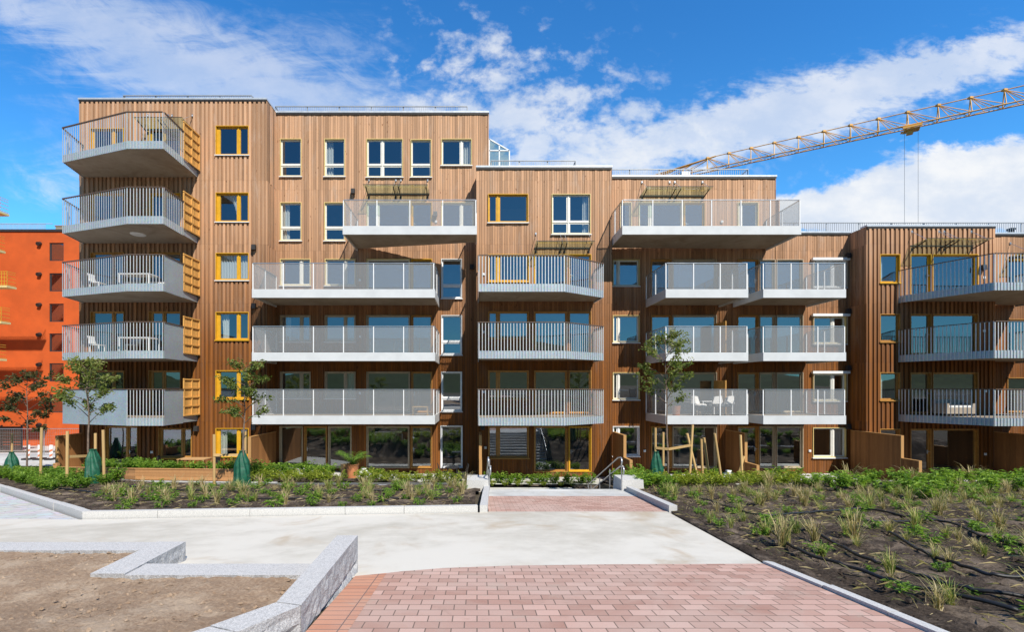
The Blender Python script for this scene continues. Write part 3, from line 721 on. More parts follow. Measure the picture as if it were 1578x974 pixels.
# pale block: upper windows
for y0, y1, yt in ((214, 272, 254), (312, 371, 351)):
    W('B', (432, y0, 465, y1), 'cream', t=yt, **(dict(curtain=(434, 444)) if y0 > 300 else {})); W('B', (500, y0, 532, y1), 'cream', t=yt, **(dict(curtain=(502, 512)) if y0 < 300 else {}))
W('B', (565, 214, 621, 273), 'cream', m=(589,), t=254); W('B', (633, 215, 665, 273), 'cream', t=254); W('B', (680, 214, 727, 255), 'cream', m=(711,), curtain=(713, 726))
W('B', (565, 312, 632, 0), 'cream', floor=5, m=(582,), sill=None); W('B', (634, 312, 666, 0), 'yellow', floor=5, sill=None, door=638, name='balcony_door'); W('B', (680, 312, 730, 352), 'cream', m=(711,))
for L, y0, y1, fr in ((4, 399, 440, 'cream'), (3, 486, 527, 'greyframe'), (2, 573, 614, 'greyframe')):
    W('B', (432, y0, 479, y1), fr, m=(464,), **(dict(curtain=(434, 446)) if L == 3 else {})); W('B', (501, y0, 548, y1), fr, m=(532,), **(dict(curtain=(534, 547)) if L == 2 else {}))
    W('B', (565, y0, 632, 0), fr, floor=L, sill=None); W('B', (634, y0, 666, 0), 'yellow' if L == 4 else 'ochre', floor=L, sill=None, door=638, name='balcony_door')
    W('B', (680, y0, 712, y1 + 20), 'white', t=y1)
W('B', (431, 657, 467, 0), 'greyframe', floor=1, sill=None); W('B', (469, 657, 504, 0), 'ochre', floor=1, sill=None, door=473, name='terrace_door'); W('B', (506, 657, 542, 0), 'greyframe', floor=1, sill=None)
W('B', (565, 657, 631, 0), 'greyframe', floor=1, sill=None); W('B', (633, 657, 666, 0), 'ochre', floor=1, sill=None, door=637, name='terrace_door')
W('B', (679, 656, 713, 0), 'white', floor=1, sill=None)
# central block
W('C', (752, 299, 814, 343), 'yellow', m=(767,), wide={1: .03}); W('C', (850, 299, 910, 361), 'cream', m=(876,), t=342, curtain=(899, 909))
for L, y0, y1, fr in ((4, 392, 434, 'yellow'), (3, 480, 522, 'ochre'), (2, 571, 615, 'ochre'), (1, 657, 706, 'ochre')):
    W('C', (752, y0, 815, y1), fr, m=(767,), sill=fr if L > 1 else 'ochre', wide={1: .03}); W('C', (823, y0, 874, 0), fr, floor=L, sill=None); W('C', (876, y0, 911, 0), fr if L > 1 else 'yellow', floor=L, sill=None, door=880, name='balcony_door' if L > 1 else 'terrace_door')
# right pale block
W('D', (955, 312, 973, 0), 'cream', floor=5, sill=None); W('D', (984, 312, 1052, 0), 'cream', floor=5, sill=None, m=(1002,)); W('D', (1054, 312, 1086, 0), 'yellow', floor=5, sill=None, door=1058, name='balcony_door'); W('D', (1136, 312, 1168, 352), 'cream', m=(1142,))
for L, y0, y1, fr in ((4, 400, 441, 'cream'), (3, 486, 528, 'cream'), (2, 574, 616, 'cream'), (1, 657, 703, 'white')):
    W('D', (944, y0, 985, y1), fr if L > 1 else 'white', m=(953,))
    W('D', (1003, y0, 1034, 0), 'ochre', floor=L, sill=None, door=1030, name='balcony_door' if L > 1 else 'terrace_door'); W('D', (1036, y0, 1104, 0), 'greyframe', floor=L, sill=None)
    W('D', (1136, y0, 1168, 0), 'ochre', floor=L, sill=None, door=1164, name='balcony_door' if L > 1 else 'terrace_door'); W('D', (1170, y0, 1194, 0), 'greyframe', floor=L, sill=None)
    W('E', (1196, y0, 1237, 0), 'greyframe', floor=L, sill=None)
    W('E', (1252, y0 + 2, 1303, y1 + 2), 'cream' if L < 4 else 'white', m=(1284,), head=L > 1, curtain=(1288, 1302) if L == 1 else (1283, 1290))
# right block
for L, y0, y1, fr in ((4, 392, 436, 'yellow'), (3, 484, 527, 'ochre'), (2, 574, 617, 'ochre'), (1, 661, 704, 'ochre')):
    W('F', (1355, y0, 1386, y1), fr, sill=fr, **(dict(curtain=(1356, 1366)) if L in (4, 2) else {}))
    W('F', (1402, y0, 1434, 0), fr, floor=L, sill=None, door=1430, name='balcony_door' if L > 1 else 'terrace_door'); W('F', (1436, y0, 1506, 0), fr, floor=L, sill=None)
    W('G', (1551, y0 + 8, 1590, 0), fr, floor=L, sill=None)

NAMES = {}
for bi, (k, (Y, x0, x1, z0, z1, style)) in enumerate(BL.items()):
    H = HOLES.get(k, [])
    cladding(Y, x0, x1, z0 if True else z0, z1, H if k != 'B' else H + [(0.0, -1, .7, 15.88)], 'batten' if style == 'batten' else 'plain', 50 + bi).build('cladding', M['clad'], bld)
    mb = MB(); wall_sheet(mb, Y, x0, x1, z0, z1, H if k != 'B' else H + [(0.0, -1, .7, 15.88)])
    D = Y + 11.0
    mb.box(x0, x1, D - .2, D, z0, z1); mb.box(x0, x1, Y + .141, D - .201, z1 - .35, z1 - .06)
    e = .012 if k in 'AFC' else .0
    mb.box(x0 + .001, x0 + .15, Y + .141, D - .201, z0, z1 - .351); mb.box(x1 - .15, x1 - .001, Y + .141, D - .201, z0, z1 - .351)
    mb.build('wall', M['back'], bld)
    # side boards on the faces that step forward
    side = MB(); rs = random.Random(90 + bi)
    def sideboards(xf, ya, yb, za, zb, sgn):
        y = ya
        while y < yb - .01:
            e = min(yb, y + .145)
            for a, b in zip([za, 2.95, 5.95, 8.95, 11.95, 15.2, zb], [2.95, 5.95, 8.95, 11.95, 15.2, zb, zb]):
                b = min(b, zb)
                if b - a > .05: side.box(xf, xf + sgn * (.028 + rs.choice((0, .008, .014))), y, e - .007, a + .003, b, rs.random())
            y = e
    if k in ('A', 'C', 'F'): sideboards(x1, Y + .001, YR - .03, z0, z1, 1)
    if k == 'A': sideboards(x0, Y + .001, D, z0, z1, -1)
    if k == 'B': sideboards(.59, Y + .001, D, 15.9, z1, 1)
    if k == 'D': sideboards(15.85, Y + .001, D, 12.9, z1, 1)
    if side.v: side.build('side_cladding', M['clad'], bld)
    if k in ('C', 'F'):
        side = MB(); sideboards(x0, Y + .001, YR - .03, z0, z1, -1); side.build('side_cladding', M['clad'], bld)
    # metal capping on the roof edge
    cp = MB(); ov = .07
    cp.box(x0 - (.05 if k in 'ACF' else 0), x1 + (.05 if k in 'ACFD' else .05 if k == 'B' else 0), Y - ov, Y + .35, z1 + .0, z1 + .085)
    if k in 'ACFBD': cp.box(x1 - .25, x1 + .052, Y + .351, D, z1 + .001, z1 + .084)
    cp.build('parapet_cap', M['cap'], bld)
    de = MB(); de.box(x0 - .02, x1 + .02, Y - .062, Y - .049, z1 - .10, z1 - .001); de.build('cap_shadow_strip', M['dark'], bld)  # dark strip painting in the shadow line under the cap
    # rooms behind the glass
    rm = MB(); ix0, ix1 = x0 + .16, x1 - .16
    if k == 'B': ix1 = -.16
    for L, f in FLOOR.items():
        if f > z1 - 2.4: continue
        rm.box(ix0, ix1, Y + .16, Y + 4.6, f - .22, f + .0, rs.random())
    rm.box(ix0, ix1, Y + 4.61, Y + 4.7, z0, z1 - .36)
    n = max(1, int((ix1 - ix0) / 3.4))
    for q in range(1, n): xx = ix0 + (ix1 - ix0) * q / n; hh = [h for h in H if h[0] - .1 < xx < h[2] + .1]; rm.box(xx - .05, xx + .05, Y + (.4 if not hh else 1.4), Y + 4.6, z0 + .4, z1 - .36)
    rm.build('interior', M['room'], bld)

# ---- balconies
def poly_path(path, step):
    """(point, tangent, segment) at even spacing along a path"""
    out = []
    for i, (a, b) in enumerate(zip(path, path[1:])):
        L = math.dist(a, b); n = max(1, round(L / step))
        for k in range(n): out.append(((a[0] + (b[0] - a[0]) * (k + .5) / n, a[1] + (b[1] - a[1]) * (k + .5) / n), ((b[0] - a[0]) / L, (b[1] - a[1]) / L), i))
    return out
def balcony(path, f, style, wallY, sheetseg=(), gap=(), slab_t=.25):
    """path: from wall to wall, along the free edge; f: floor height"""
    mb = MB(); inner = path
    mb.prism(inner, f - slab_t, f)
    root = mb.build('balcony', M['soffit'], bld)
    segs = list(zip(path, path[1:]))
    def off(p, t, d): return (p[0] + t[1] * d, p[1] - t[0] * d)      # outward is to the right of the walking direction
    if style == 'mesh':
        fa = MB(); tr = MB()
        for i, (a, b) in enumerate(segs):
            L = math.dist(a, b); t = ((b[0] - a[0]) / L, (b[1] - a[1]) / L)
            o0, o1 = off(a, t, .003), off(a, t, .06); q0, q1 = off(b, t, .003), off(b, t, .06)
            ex = (.06 if i < len(segs) - 1 else 0); sx = (.06 if i > 0 else 0)
            s_ = lambda p, k: (p[0] + t[0] * k, p[1] + t[1] * k)
            long = (i == 1)
            a1, b1 = (-sx, ex) if long else (0, -.001)
            if not long: a1, b1 = 0.0, -.001
            fa.prism([s_(o0, a1 if long else (.001 if i else 0)), s_(o1, a1 if long else (.001 if i else 0)), s_(q1, b1), s_(q0, b1)], f - .36, f + .05)
            ca, cb = off(a, t, .03), off(b, t, .03)
            tr.bar(ca + (f + 1.285,), cb + (f + 1.285,), .05, .035)
            n = max(1, round(L / 1.42)); 
            for k in range(n + 1):
                if i > 0 and k == 0: continue
                u = k / n; p = (ca[0] + (cb[0] - ca[0]) * u, ca[1] + (cb[1] - ca[1]) * u)
                pm = MB(); pm.box(p[0] - .024, p[0] + .024, p[1] - .02, p[1] + .02, f + .05, f + 1.268); pm.build('post', M['white'], root)
            for k in range(n):
                u0, u1 = (k + .03) / n, (k + .97) / n
                P = lambda u: (ca[0] + (cb[0] - ca[0]) * u, ca[1] + (cb[1] - ca[1]) * u)
                pm = MB(); pm.bar(P(u0) + (f + .665,), P(u1) + (f + .665,), .006, 1.17); pm.build('panel', M['mesh'], root)
        fa.build('fascia', M['fascia'], root); tr.build('top_rail', M['steel'], root)
    else:
        fa = MB(); sp = MB(); tr = MB(); bs = MB()
        for i, (a, b) in enumerate(segs):
            if i in gap:
                L = math.dist(a, b); t = ((b[0] - a[0]) / L, (b[1] - a[1]) / L)
                fa.prism([off(a, t, .003), off(a, t, .02), off(b, t, .02), off(b, t, .003)], f - .30, f + .0); continue
            L = math.dist(a, b); t = ((b[0] - a[0]) / L, (b[1] - a[1]) / L)
            fa.prism([off(a, t, .003), off(a, t, .02), off(b, t, .02), off(b, t, .003)], f - .33, f + .02)
            ca, cb = off(a, t, .04), off(b, t, .04)
            tr.bar(ca + (f + 1.30,), cb + (f + 1.30,), .07, .035)
            if i in sheetseg:
                sm = MB(); n = max(1, round(L / 1.5))
                for k in range(n):
                    P = lambda u: (ca[0] + (cb[0] - ca[0]) * u, ca[1] + (cb[1] - ca[1]) * u)
                    sm.bar(P((k + .004) / n) + (f + .475,), P((k + .996) / n) + (f + .475,), .008, 1.6)
                sm.build('metal_sheet', M['galv'], root)
                continue
            n = max(1, round(L / .142))
            for k in range(n + 1):
                u = k / n; p = (ca[0] + (cb[0] - ca[0]) * u, ca[1] + (cb[1] - ca[1]) * u)
                sp.hexa([(p[0] + t[0] * e + t[1] * d, p[1] + t[1] * e - t[0] * d, z) for z in (f - .33, f + 1.283) for e, d in ((-.017, -.006), (.017, -.006), (.017, .006), (-.017, .006))])
        fa.build('fascia', M['galv'], root); tr.build('top_rail', M['rail'], root); sp.build('spindles', M['galvlight'], root)
    return root
wood_screens = []
for L in (6, 5, 4, 3, 2):
    f = FLOOR[L] + (.05 if L == 6 else 0)
    bal = balcony([(-19.9, YF - .06), (-19.54, 22.7), (-15.56, 21.4), (-13.98, 21.4), (-14.08, 22.95), (-14.17, YF - .06)], f, 'bars', YF,
                  sheetseg={6: (), 5: (), 4: (3,), 3: (3,), 2: (0, 1, 3)}[L], gap=(4,), slab_t=.30)
    s = MB()
    for fr in range(3): y = 22.98 + fr * .64; s.box(-14.058, -14.02, y, y + .07, f, f + 1.82, .6)
    for k in range(5): s.box(-14.059, -14.012, 22.96, YF - .08, f + .01 + k * .435, f + .07 + k * .435, random.random())
    for k in range(11): y = 22.99 + k * .125; s.box(-14.077, -14.060, y, y + .118, f + .03, f + 1.80, random.random())
    s.build('wood_screen', M['screen'], bal)
balcony([(-6.3, YR - .06), (-6.3, YB), (-.06, YB), (-.06, YF - .06)], FLOOR[5], 'mesh', YR)
for L in (4, 3, 2): balcony([(-10.60, YR - .06), (-10.60, YB), (-2.05, YB), (-2.05, YR - .06)], FLOOR[L], 'mesh', YR)
for L in (4, 3, 2): balcony([(.10, YF - .06), (.10, 21.5), (3.9, 21.5), (6.0, 22.94), (5.9, YF - .06)], FLOOR[L], 'bars', YF, sheetseg=(3,) if False else ())
balcony([(6.94, YF + .9), (6.94, YB), (15.3, YB), (15.3, YR - .06)], FLOOR[5], 'mesh', YR)
for L in (4, 3, 2):
    balcony([(9.0, YR - .06), (9.0, YB), (12.79, YB), (12.79, YR - .06)], FLOOR[L], 'mesh', YR)
    balcony([(13.62, YR - .06), (13.62, YB), (17.42, YB), (17.42, YR - .06)], FLOOR[L], 'mesh', YR)
    balcony([(21.40, YF - .06), (21.47, 24.05), (22.83, 21.2), (28.5, 21.2), (28.5, YR - .06)], FLOOR[L], 'bars', YF)

# privacy partitions between the flats on the balconies
for L in (3, 2):
    for (x, y0, y1) in ((12.55, 24.2, YR - .06),):
        s = MB()
        for k in range(9): s.box(x - .02, x + .02, y0 + k * .135, y0 + k * .135 + .125, FLOOR[L] + .05, FLOOR[L] + 1.75, random.random())
        s.build('partition_screen', M['screen'], bld)
s = MB()
for k in range(10): s.box(16.1, 16.14, 25.6 + k * .14, 25.6 + k * .14 + .13, 12.95, 14.75 - k * .0, random.random())
s.build('partition_screen', M['clad'], bld)

# ---- glass canopies on stays
def canopy(xa, xb, Y, z, d=1.0):
    g = MB(); g.hexa([(xa, Y - d, z + .10), (xb, Y - d, z + .10), (xb, Y - .06, z), (xa, Y - .06, z), (xa, Y - d, z + .118), (xb, Y - d, z + .118), (xb, Y - .06, z + .018), (xa, Y - .06, z + .018)])
    root = g.build('glass_canopy', M['glass_clear'], bld)
    e = MB(); e.box(xa, xb, Y - d - .012, Y - d - .001, z + .095, z + .122); e.box(xa, xb, Y - .062, Y - .04, z - .02, z + .05); e.build('edge_strip', M['dark'], root)
    for k in (.03, .46, .54, .97):
        x = xa + (xb - xa) * k; b = MB()
        b.tube([(x, Y - .03, z + .75), (x, Y - d + .15, z + .11)], .012, 6); b.box(x - .04, x + .04, Y - .05, Y - .02, z + .68, z + .80); b.build('stay_rod', M['steel'], root)
        c = MB(); c.bar((x, Y - .05, z - .16), (x, Y - d + .18, z + .07), .04, .04); c.box(x - .05, x + .05, Y - .06, Y - .035, z - .24, z - .08); c.build('bracket', M['dark'], root)
canopy(-16.75, -14.35, YF, 17.75); canopy(WX(566, YR), WX(662, YR), YR, 14.95); canopy(2.9, 5.75, YF, 11.75, .9); canopy(WX(986, YR), WX(1085, YR), YR, 14.85); canopy(21.95, 25.15, YF, 11.85); canopy(28.2, 31, YR, 11.6)

# ---- roof railings, glazed roof house
def roof_railing(xa, xb, Y, z, h=1.0, ends=True):
    r = MB(); r.box(xa, xb, Y - .025, Y + .025, z + h - .04, z + h); r.box(xa, xb, Y - .012, Y + .012, z + .06, z + .09)
    n = int((xb - xa) / .12)
    for k in range(n + 1): x = xa + (xb - xa) * k / n; r.box(x - .009, x + .009, Y - .009, Y + .009, z + .09, z + h - .04)
    n = max(1, round((xb - xa) / 1.8))
    for k in range(n + 1): x = xa + (xb - xa) * k / n; r.box(x - .025, x + .025, Y + .026, Y + .06, z - .3, z + h - .04)
    if ends:
        for x in (xa, xb):
            r.box(x - .02, x + .02, Y + .06, Y + 3.5, z + h - .04, z + h)
            for k in range(1, 26): r.box(x - .009, x + .009, Y + .06 + k * .13, Y + .075 + k * .13, z - .3, z + h - .04)
    r.build('roof_railing', M['steelgrey'], bld)
roof_railing(WX(190, 25.7), WX(388, 25.7), 25.7, 19.35); roof_railing(WX(424, 26.6), WX(720, 26.6), 26.6, 19.3); roof_railing(WX(757, 25.9), WX(887, 25.9), 25.9, 15.95); roof_railing(6.9, WX(1153, 26.9), 26.9, 15.95)
roof_railing(15.95, 36, 26.9, 12.95, ends=False)
g = MB(); Yg = 28.0; xg0, xg1 = WX(754, Yg), WX(785, Yg); zt = WZ(214, Yg); z2 = WZ(232, Yg)
fr = MB()
for a, b in (((xg0, Yg, 15.9), (xg0, Yg, zt)), ((xg0, Yg, zt), (xg1, Yg, z2)), ((xg1, Yg, z2), (xg1, Yg, 15.9)), (((xg0 + xg1) / 2, Yg, 15.9), ((xg0 + xg1) / 2, Yg, (zt + z2) / 2)), ((xg0, Yg, z2), (xg1, Yg, z2)), ((xg1, Yg, z2), (xg1, Yg + 3, z2)), ((xg0, Yg, zt), (xg0, Yg + 3, zt)), ((xg1, Yg + 3, z2), (xg1, Yg + 3, 15.9))): fr.bar(a, b, .07, .07, (0, 1, 0))
rh = fr.build('roof_house', M['cap'], bld)
g.face([(xg0, Yg + .02, 15.9), (xg1, Yg + .02, 15.9), (xg1, Yg + .02, z2), (xg0, Yg + .02, zt)]); g.face([(xg1, Yg, 15.9), (xg1, Yg + 3, 15.9), (xg1, Yg + 3, z2), (xg1, Yg, z2)]); g.face([(xg0, Yg, zt), (xg1, Yg, z2), (xg1, Yg + 3, z2), (xg0, Yg + 3, zt)])
g.build('pane', M['glass_clear'], rh)
v = MB(); v.lathe([(.14, 0), (.14, .4), (.2, .42), (.2, .5), (.05, .55)], 12, (WX(1558, 27.5), 27.5, 13.3)); v.box(WX(1540, 28), WX(1578, 28), 28, 29, 12.9, 13.75); v.build('roof_unit', M['dark'], bld)

# ---- wall lamps and little sockets
for px, py, Y in ((545, 296, YR), (393, 382, YF), (393, 472, YF), (393, 565, YF), (393, 658, YF), (727, 412, YR), (1304, 395, YR), (1304, 480, YR), (1304, 567, YR), (1304, 657, YR), (671, 331, YR), (1348 + 163, 413, YF), (744, 658, YF), (305, 660, YF)):
    x, z = WX(px, Y), WZ(py, Y); b = MB()
    b.box(x - .06, x + .06, Y - .07, Y - .035, z - .10, z + .10)
    b.hexa([(x - .10, Y - .25, z - .14), (x + .10, Y - .25, z - .14), (x + .10, Y - .071, z - .14), (x - .10, Y - .071, z - .14), (x - .10, Y - .21, z + .12), (x + .10, Y - .21, z + .12), (x + .10, Y - .071, z + .12), (x - .10, Y - .071, z + .12)])
    b.build('wall_lamp', M['dark'], bld)
for px, py, Y in ((555, 432, YR), (555, 519, YR), (555, 606, YR), (672, 342, YR), (745, 423, YF), (745, 512, YF), (745, 604, YF), (748, 690, YF), (1515, 428, YF), (1515, 510, YF), (1517, 603, YF), (1517, 700, YF), (1247, 695, YR), (412 + 2, 697, YR), (235, 697, YF), (993, 695, YR), (1112, 342, YR)):
    x, z = WX(px, Y), WZ(py, Y); b = MB(); b.box(x - .06, x + .06, Y - .07, Y - .036, z - .06, z + .06); b.box(x - .03, x + .03, Y - .085, Y - .071, z - .03, z + .04); b.build('socket', M['white'], bld)

# ------------------------------------------------------------------ privacy fences on the terraces
def fence(label, x, ya, yb, yc, z0, zh=2.42, zl=1.38, post=False):
    """tall boards from ya to yb, then low boards to yc, standing square to the facade"""
    t = thing('privacy_fence', label, 'fence', (x, ya, z0), 0, 'timber privacy fences between the terraces')
    b = MB(); y = ya
    while y > yb + .02:
        e = max(yb, y - .14); b.box(-.05, .05, e - ya + .006, y - ya, 0, zh - z0, random.random()); y = e
    b.build('tall_boards', M['fence'], t)
    e = MB(); e.box(-.065, .065, yb - ya - .05, yb - ya, 0, zh - z0 + .03); e.box(-.065, .065, yb - ya - .0, 0, zh - z0 + .001, zh - z0 + .03); e.build('end_post', M['fence_end'], t)
    if yc:
        b = MB(); y = yb - .052
        while y > yc + .02:
            q = max(yc, y - .14); b.box(-.05, .05, q - ya + .006, y - ya, 0, zl - z0, random.random()); y = q
        b.build('low_boards', M['fence'], t)
        e = MB(); e.box(-.065, .065, yc - ya - .05, yc - ya, 0, zl - z0 + .03); e.box(-.065, .065, yc - ya, yb - ya - .053, zl - z0 + .001, zl - z0 + .03); e.build('end_post', M['fence_end'], t)
    return t
fence('timber privacy fence at the far left end of the building beside the raised planter', -20.05, YF - .1, 22.95, None, .4, 2.35)
fence('sunlit brown timber privacy fence between the left block and the terrace with the palm', -10.62, YF + .9, 22.45, None, .1, 2.35)
fence('narrow timber privacy fence seen edge on left of the stair rails', .16, YF - .1, 22.4, 21.5, .05)
fence('stepped brown timber privacy fence right behind the right stair railing', 6.92, YF - .1, 22.5, 21.6, .1)
fence('timber privacy fence behind the leaning wooden stakes and white sack', 13.2, YR - .1, 23.6, 22.6, .1, 2.42, 1.0)
fence('stepped brown timber privacy fence left of the right block terrace door', 19.72, YF + .9, 22.3, 21.4, .1)
fence('shaded dark timber privacy fence at the right edge of the picture', 26.2, YF - .1, 22.3, 21.4, .1)
# ------------------------------------------------------------------ neighbouring buildings at the left
def orange_block():
    Y = 47.7; x0, x1 = -58.0, -34.0; z1 = WZ(357, Y); z0 = -2.0
    t = thing('render_building', 'bright orange rendered apartment block behind the timber building at left', 'apartment building', (0, 0, 0))
    holes = []; xa, xb = WX(76, Y), WX(98, Y)
    rows = (374, 421, 468, 514, 560, 608)
    for y in rows: holes.append((xa, WZ(y + 28, Y), xb, WZ(y, Y)))
    mb = MB()
    xs = sorted({x0, xa, xb, x1}); zs = sorted({z0, z1} | {v for h in holes for v in (h[1], h[3])})
    for a, b in zip(xs, xs[1:]):
        for c, d in zip(zs, zs[1:]):
            if any(h[0] < (a + b) / 2 < h[2] and h[1] < (c + d) / 2 < h[3] for h in holes): continue
            mb.box(a, b, Y, Y + .3, c, d)
    mb.box(x0, x1, Y + 11.7, Y + 12, z0, z1); mb.box(x0, x0 + .3, Y + .301, Y + 11.69, z0, z1); mb.box(x1 - .3, x1, Y + .301, Y + 11.69, z0, z1)
    mb.build('wall', M['orange'], t)
    c = MB(); c.box(x0 - .1, x1 + .1, Y - .1, Y + 12.1, z1 + .001, z1 + .22); c.build('roof_edge', M['orange_cap'], t)
    for h in holes:
        f = MB(); a, zb, b, zt = h
        f.box(a, a + .09, Y + .06, Y + .2, zb, zt); f.box(b - .09, b, Y + .06, Y + .2, zb, zt); f.box(a + .09, b - .09, Y + .06, Y + .2, zb, zb + .09); f.box(a + .09, b - .09, Y + .06, Y + .2, zt - .09, zt)
        f.box(a + .001, b - .001, Y + .22, Y + .25, zb, zt)
        w_ = f.build('window', M['orange_cap'], t); p = MB(); p.box(a + .08, b - .08, Y + .12, Y + .13, zb + .08, zt - .08); p.build('pane', M['glass_far'], w_)
    for y in (377, 424, 471, 517, 563, 656):
        v = MB(); x, z = WX(62, Y), WZ(y, Y); v.tube([(x, Y - .3, z), (x, Y - .01, z + .1)], .2, 10); v.build('vent_hood', M['dark'], t)
    r = MB(); zt = z1 + .22; r.box(x0, WX(78, Y), Y + .2, Y + .26, zt + .62, zt + .68)
    for k in range(120):
        x = x0 + k * .125
        if x < WX(78, Y): r.box(x, x + .03, Y + .22, Y + .25, zt, zt + .62)
    r.build('roof_railing', M['cap'], t)
    v = MB(); v.box(WX(80, Y), WX(96, Y), Y + .4, Y + 2, zt, zt + .45); v.box(WX(79, Y), WX(97, Y), Y + .35, Y + 2.05, zt + .451, zt + .55); v.build('roof_unit', M['soffit'], t)
orange_block()
def side_block():
    t = thing('balcony_building', 'building at the left edge with yellow railed balconies, only the balcony ends in view', 'apartment building', (0, 0, 0))
    Y = 39.0; mb = MB(); mb.box(-62, -48.5, Y - 1, Y + 7, -1.5, 21.5); mb.build('wall', M['orange'], t)
    for px, py in ((11, 330), (5, 388), (22, 444), (13, 499), (7, 556)):
        xr = WX(px, Y + .3); z = WZ(py, Y); b = MB(); b.box(-48.49, xr, Y - .3, Y + .5, z, z + .16); bl = b.build('balcony', M['cream'], t)
        r = MB()
        for zz in (.22, .5, .8, 1.1, 1.28): r.box(-48.48, xr - .02, Y - .28, Y - .25, z + zz, z + zz + .03); r.box(xr - .05, xr - .02, Y - .24, Y + .45, z + zz, z + zz + .03)
        k = xr - .02
        while k > -44.5: r.box(k - .03, k, Y - .281, Y - .251, z + .16, z + 1.3); k -= .22
        r.build('railing', M['yellow'], bl)
side_block()
tag(sheet('yard', M['landing'], (-70, -20.6, 25.2, 47.6), .02, 1.5), kind='structure')
t = thing('slatted_fence', 'dark brown slatted screen at the foot of the orange block', 'fence', (-44, 44, -1.0))
s = MB(); p = MB()
for k in range(9): s.box(-3.5, 2.2, -.03, .03, .05 + k * .24, .25 + k * .24, random.random())
s.build('slats', M['back'], t)
for k in range(4): p.box(-3.4 + k * 1.85, -3.28 + k * 1.85, .031, .13, -.4, 2.3)
p.build('posts', M['dark'], t)
def mesh_fence(label, x, y, w_, z):
    t = thing('construction_fence', label, 'site fence', (x, y, z), R(2), 'temporary wire fence panels at the far left')
    f = MB(); f.tube([(0, 0, 0), (0, 0, 2.0), (w_, 0, 2.0), (w_, 0, 0)], .021, 6); f.tube([(0, 0, .15), (w_, 0, .15)], .018, 6); f.build('frame', M['steel'], t)
    g = MB()
    for k in range(1, 30): g.box(w_ * k / 30 - .003, w_ * k / 30 + .003, -.003, .003, .15, 2)
    for k in range(1, 9): g.box(0, w_, -.0025, .0025, .15 + k * .2, .155 + k * .2)
    g.build('wire_mesh', M['steel'], t)
    for xx in (0, w_):
        b = MB(); b.box(xx - .12, xx + .12, -.35, .35, -.06, .08); b.build('foot_block', M['soffit'], t)
mesh_fence('leftmost temporary wire fence panel in front of the orange block', -30.6, 30.0, 3.4, .12)
mesh_fence('temporary wire fence panel nearest the timber building end', -27.1, 30.1, 3.4, .12)
for k, (px, lb) in enumerate(((44, 'left orange and white barrier board by the wire fence'), (61, 'middle orange and white barrier board by the wire fence'), (79, 'right orange and white barrier board by the wire fence'))):
    t = thing('barrier_board', lb, 'barrier', (WX(px, 27.5), 27.5, lower(-25, 27.5) + .01), 0, 'barrier boards by the wire fence')
    b = MB(); b.box(-.09, .09, -.02, .02, .1, .85); b.build('board', M['white'], t)
    for q in range(2): s = MB(); s.hexa([(-.089, -.024, .16 + q * .27), (.089, -.024, .24 + q * .27), (.089, -.021, .24 + q * .27), (-.089, -.021, .16 + q * .27), (-.089, -.024, .28 + q * .27), (.089, -.024, .36 + q * .27), (.089, -.021, .36 + q * .27), (-.089, -.021, .28 + q * .27)]); s.build('orange_stripe', M['red_barrier'], t)
    b = MB(); b.box(-.2, .2, -.25, .25, 0, .099); b.build('foot', M['blackplastic'], t)

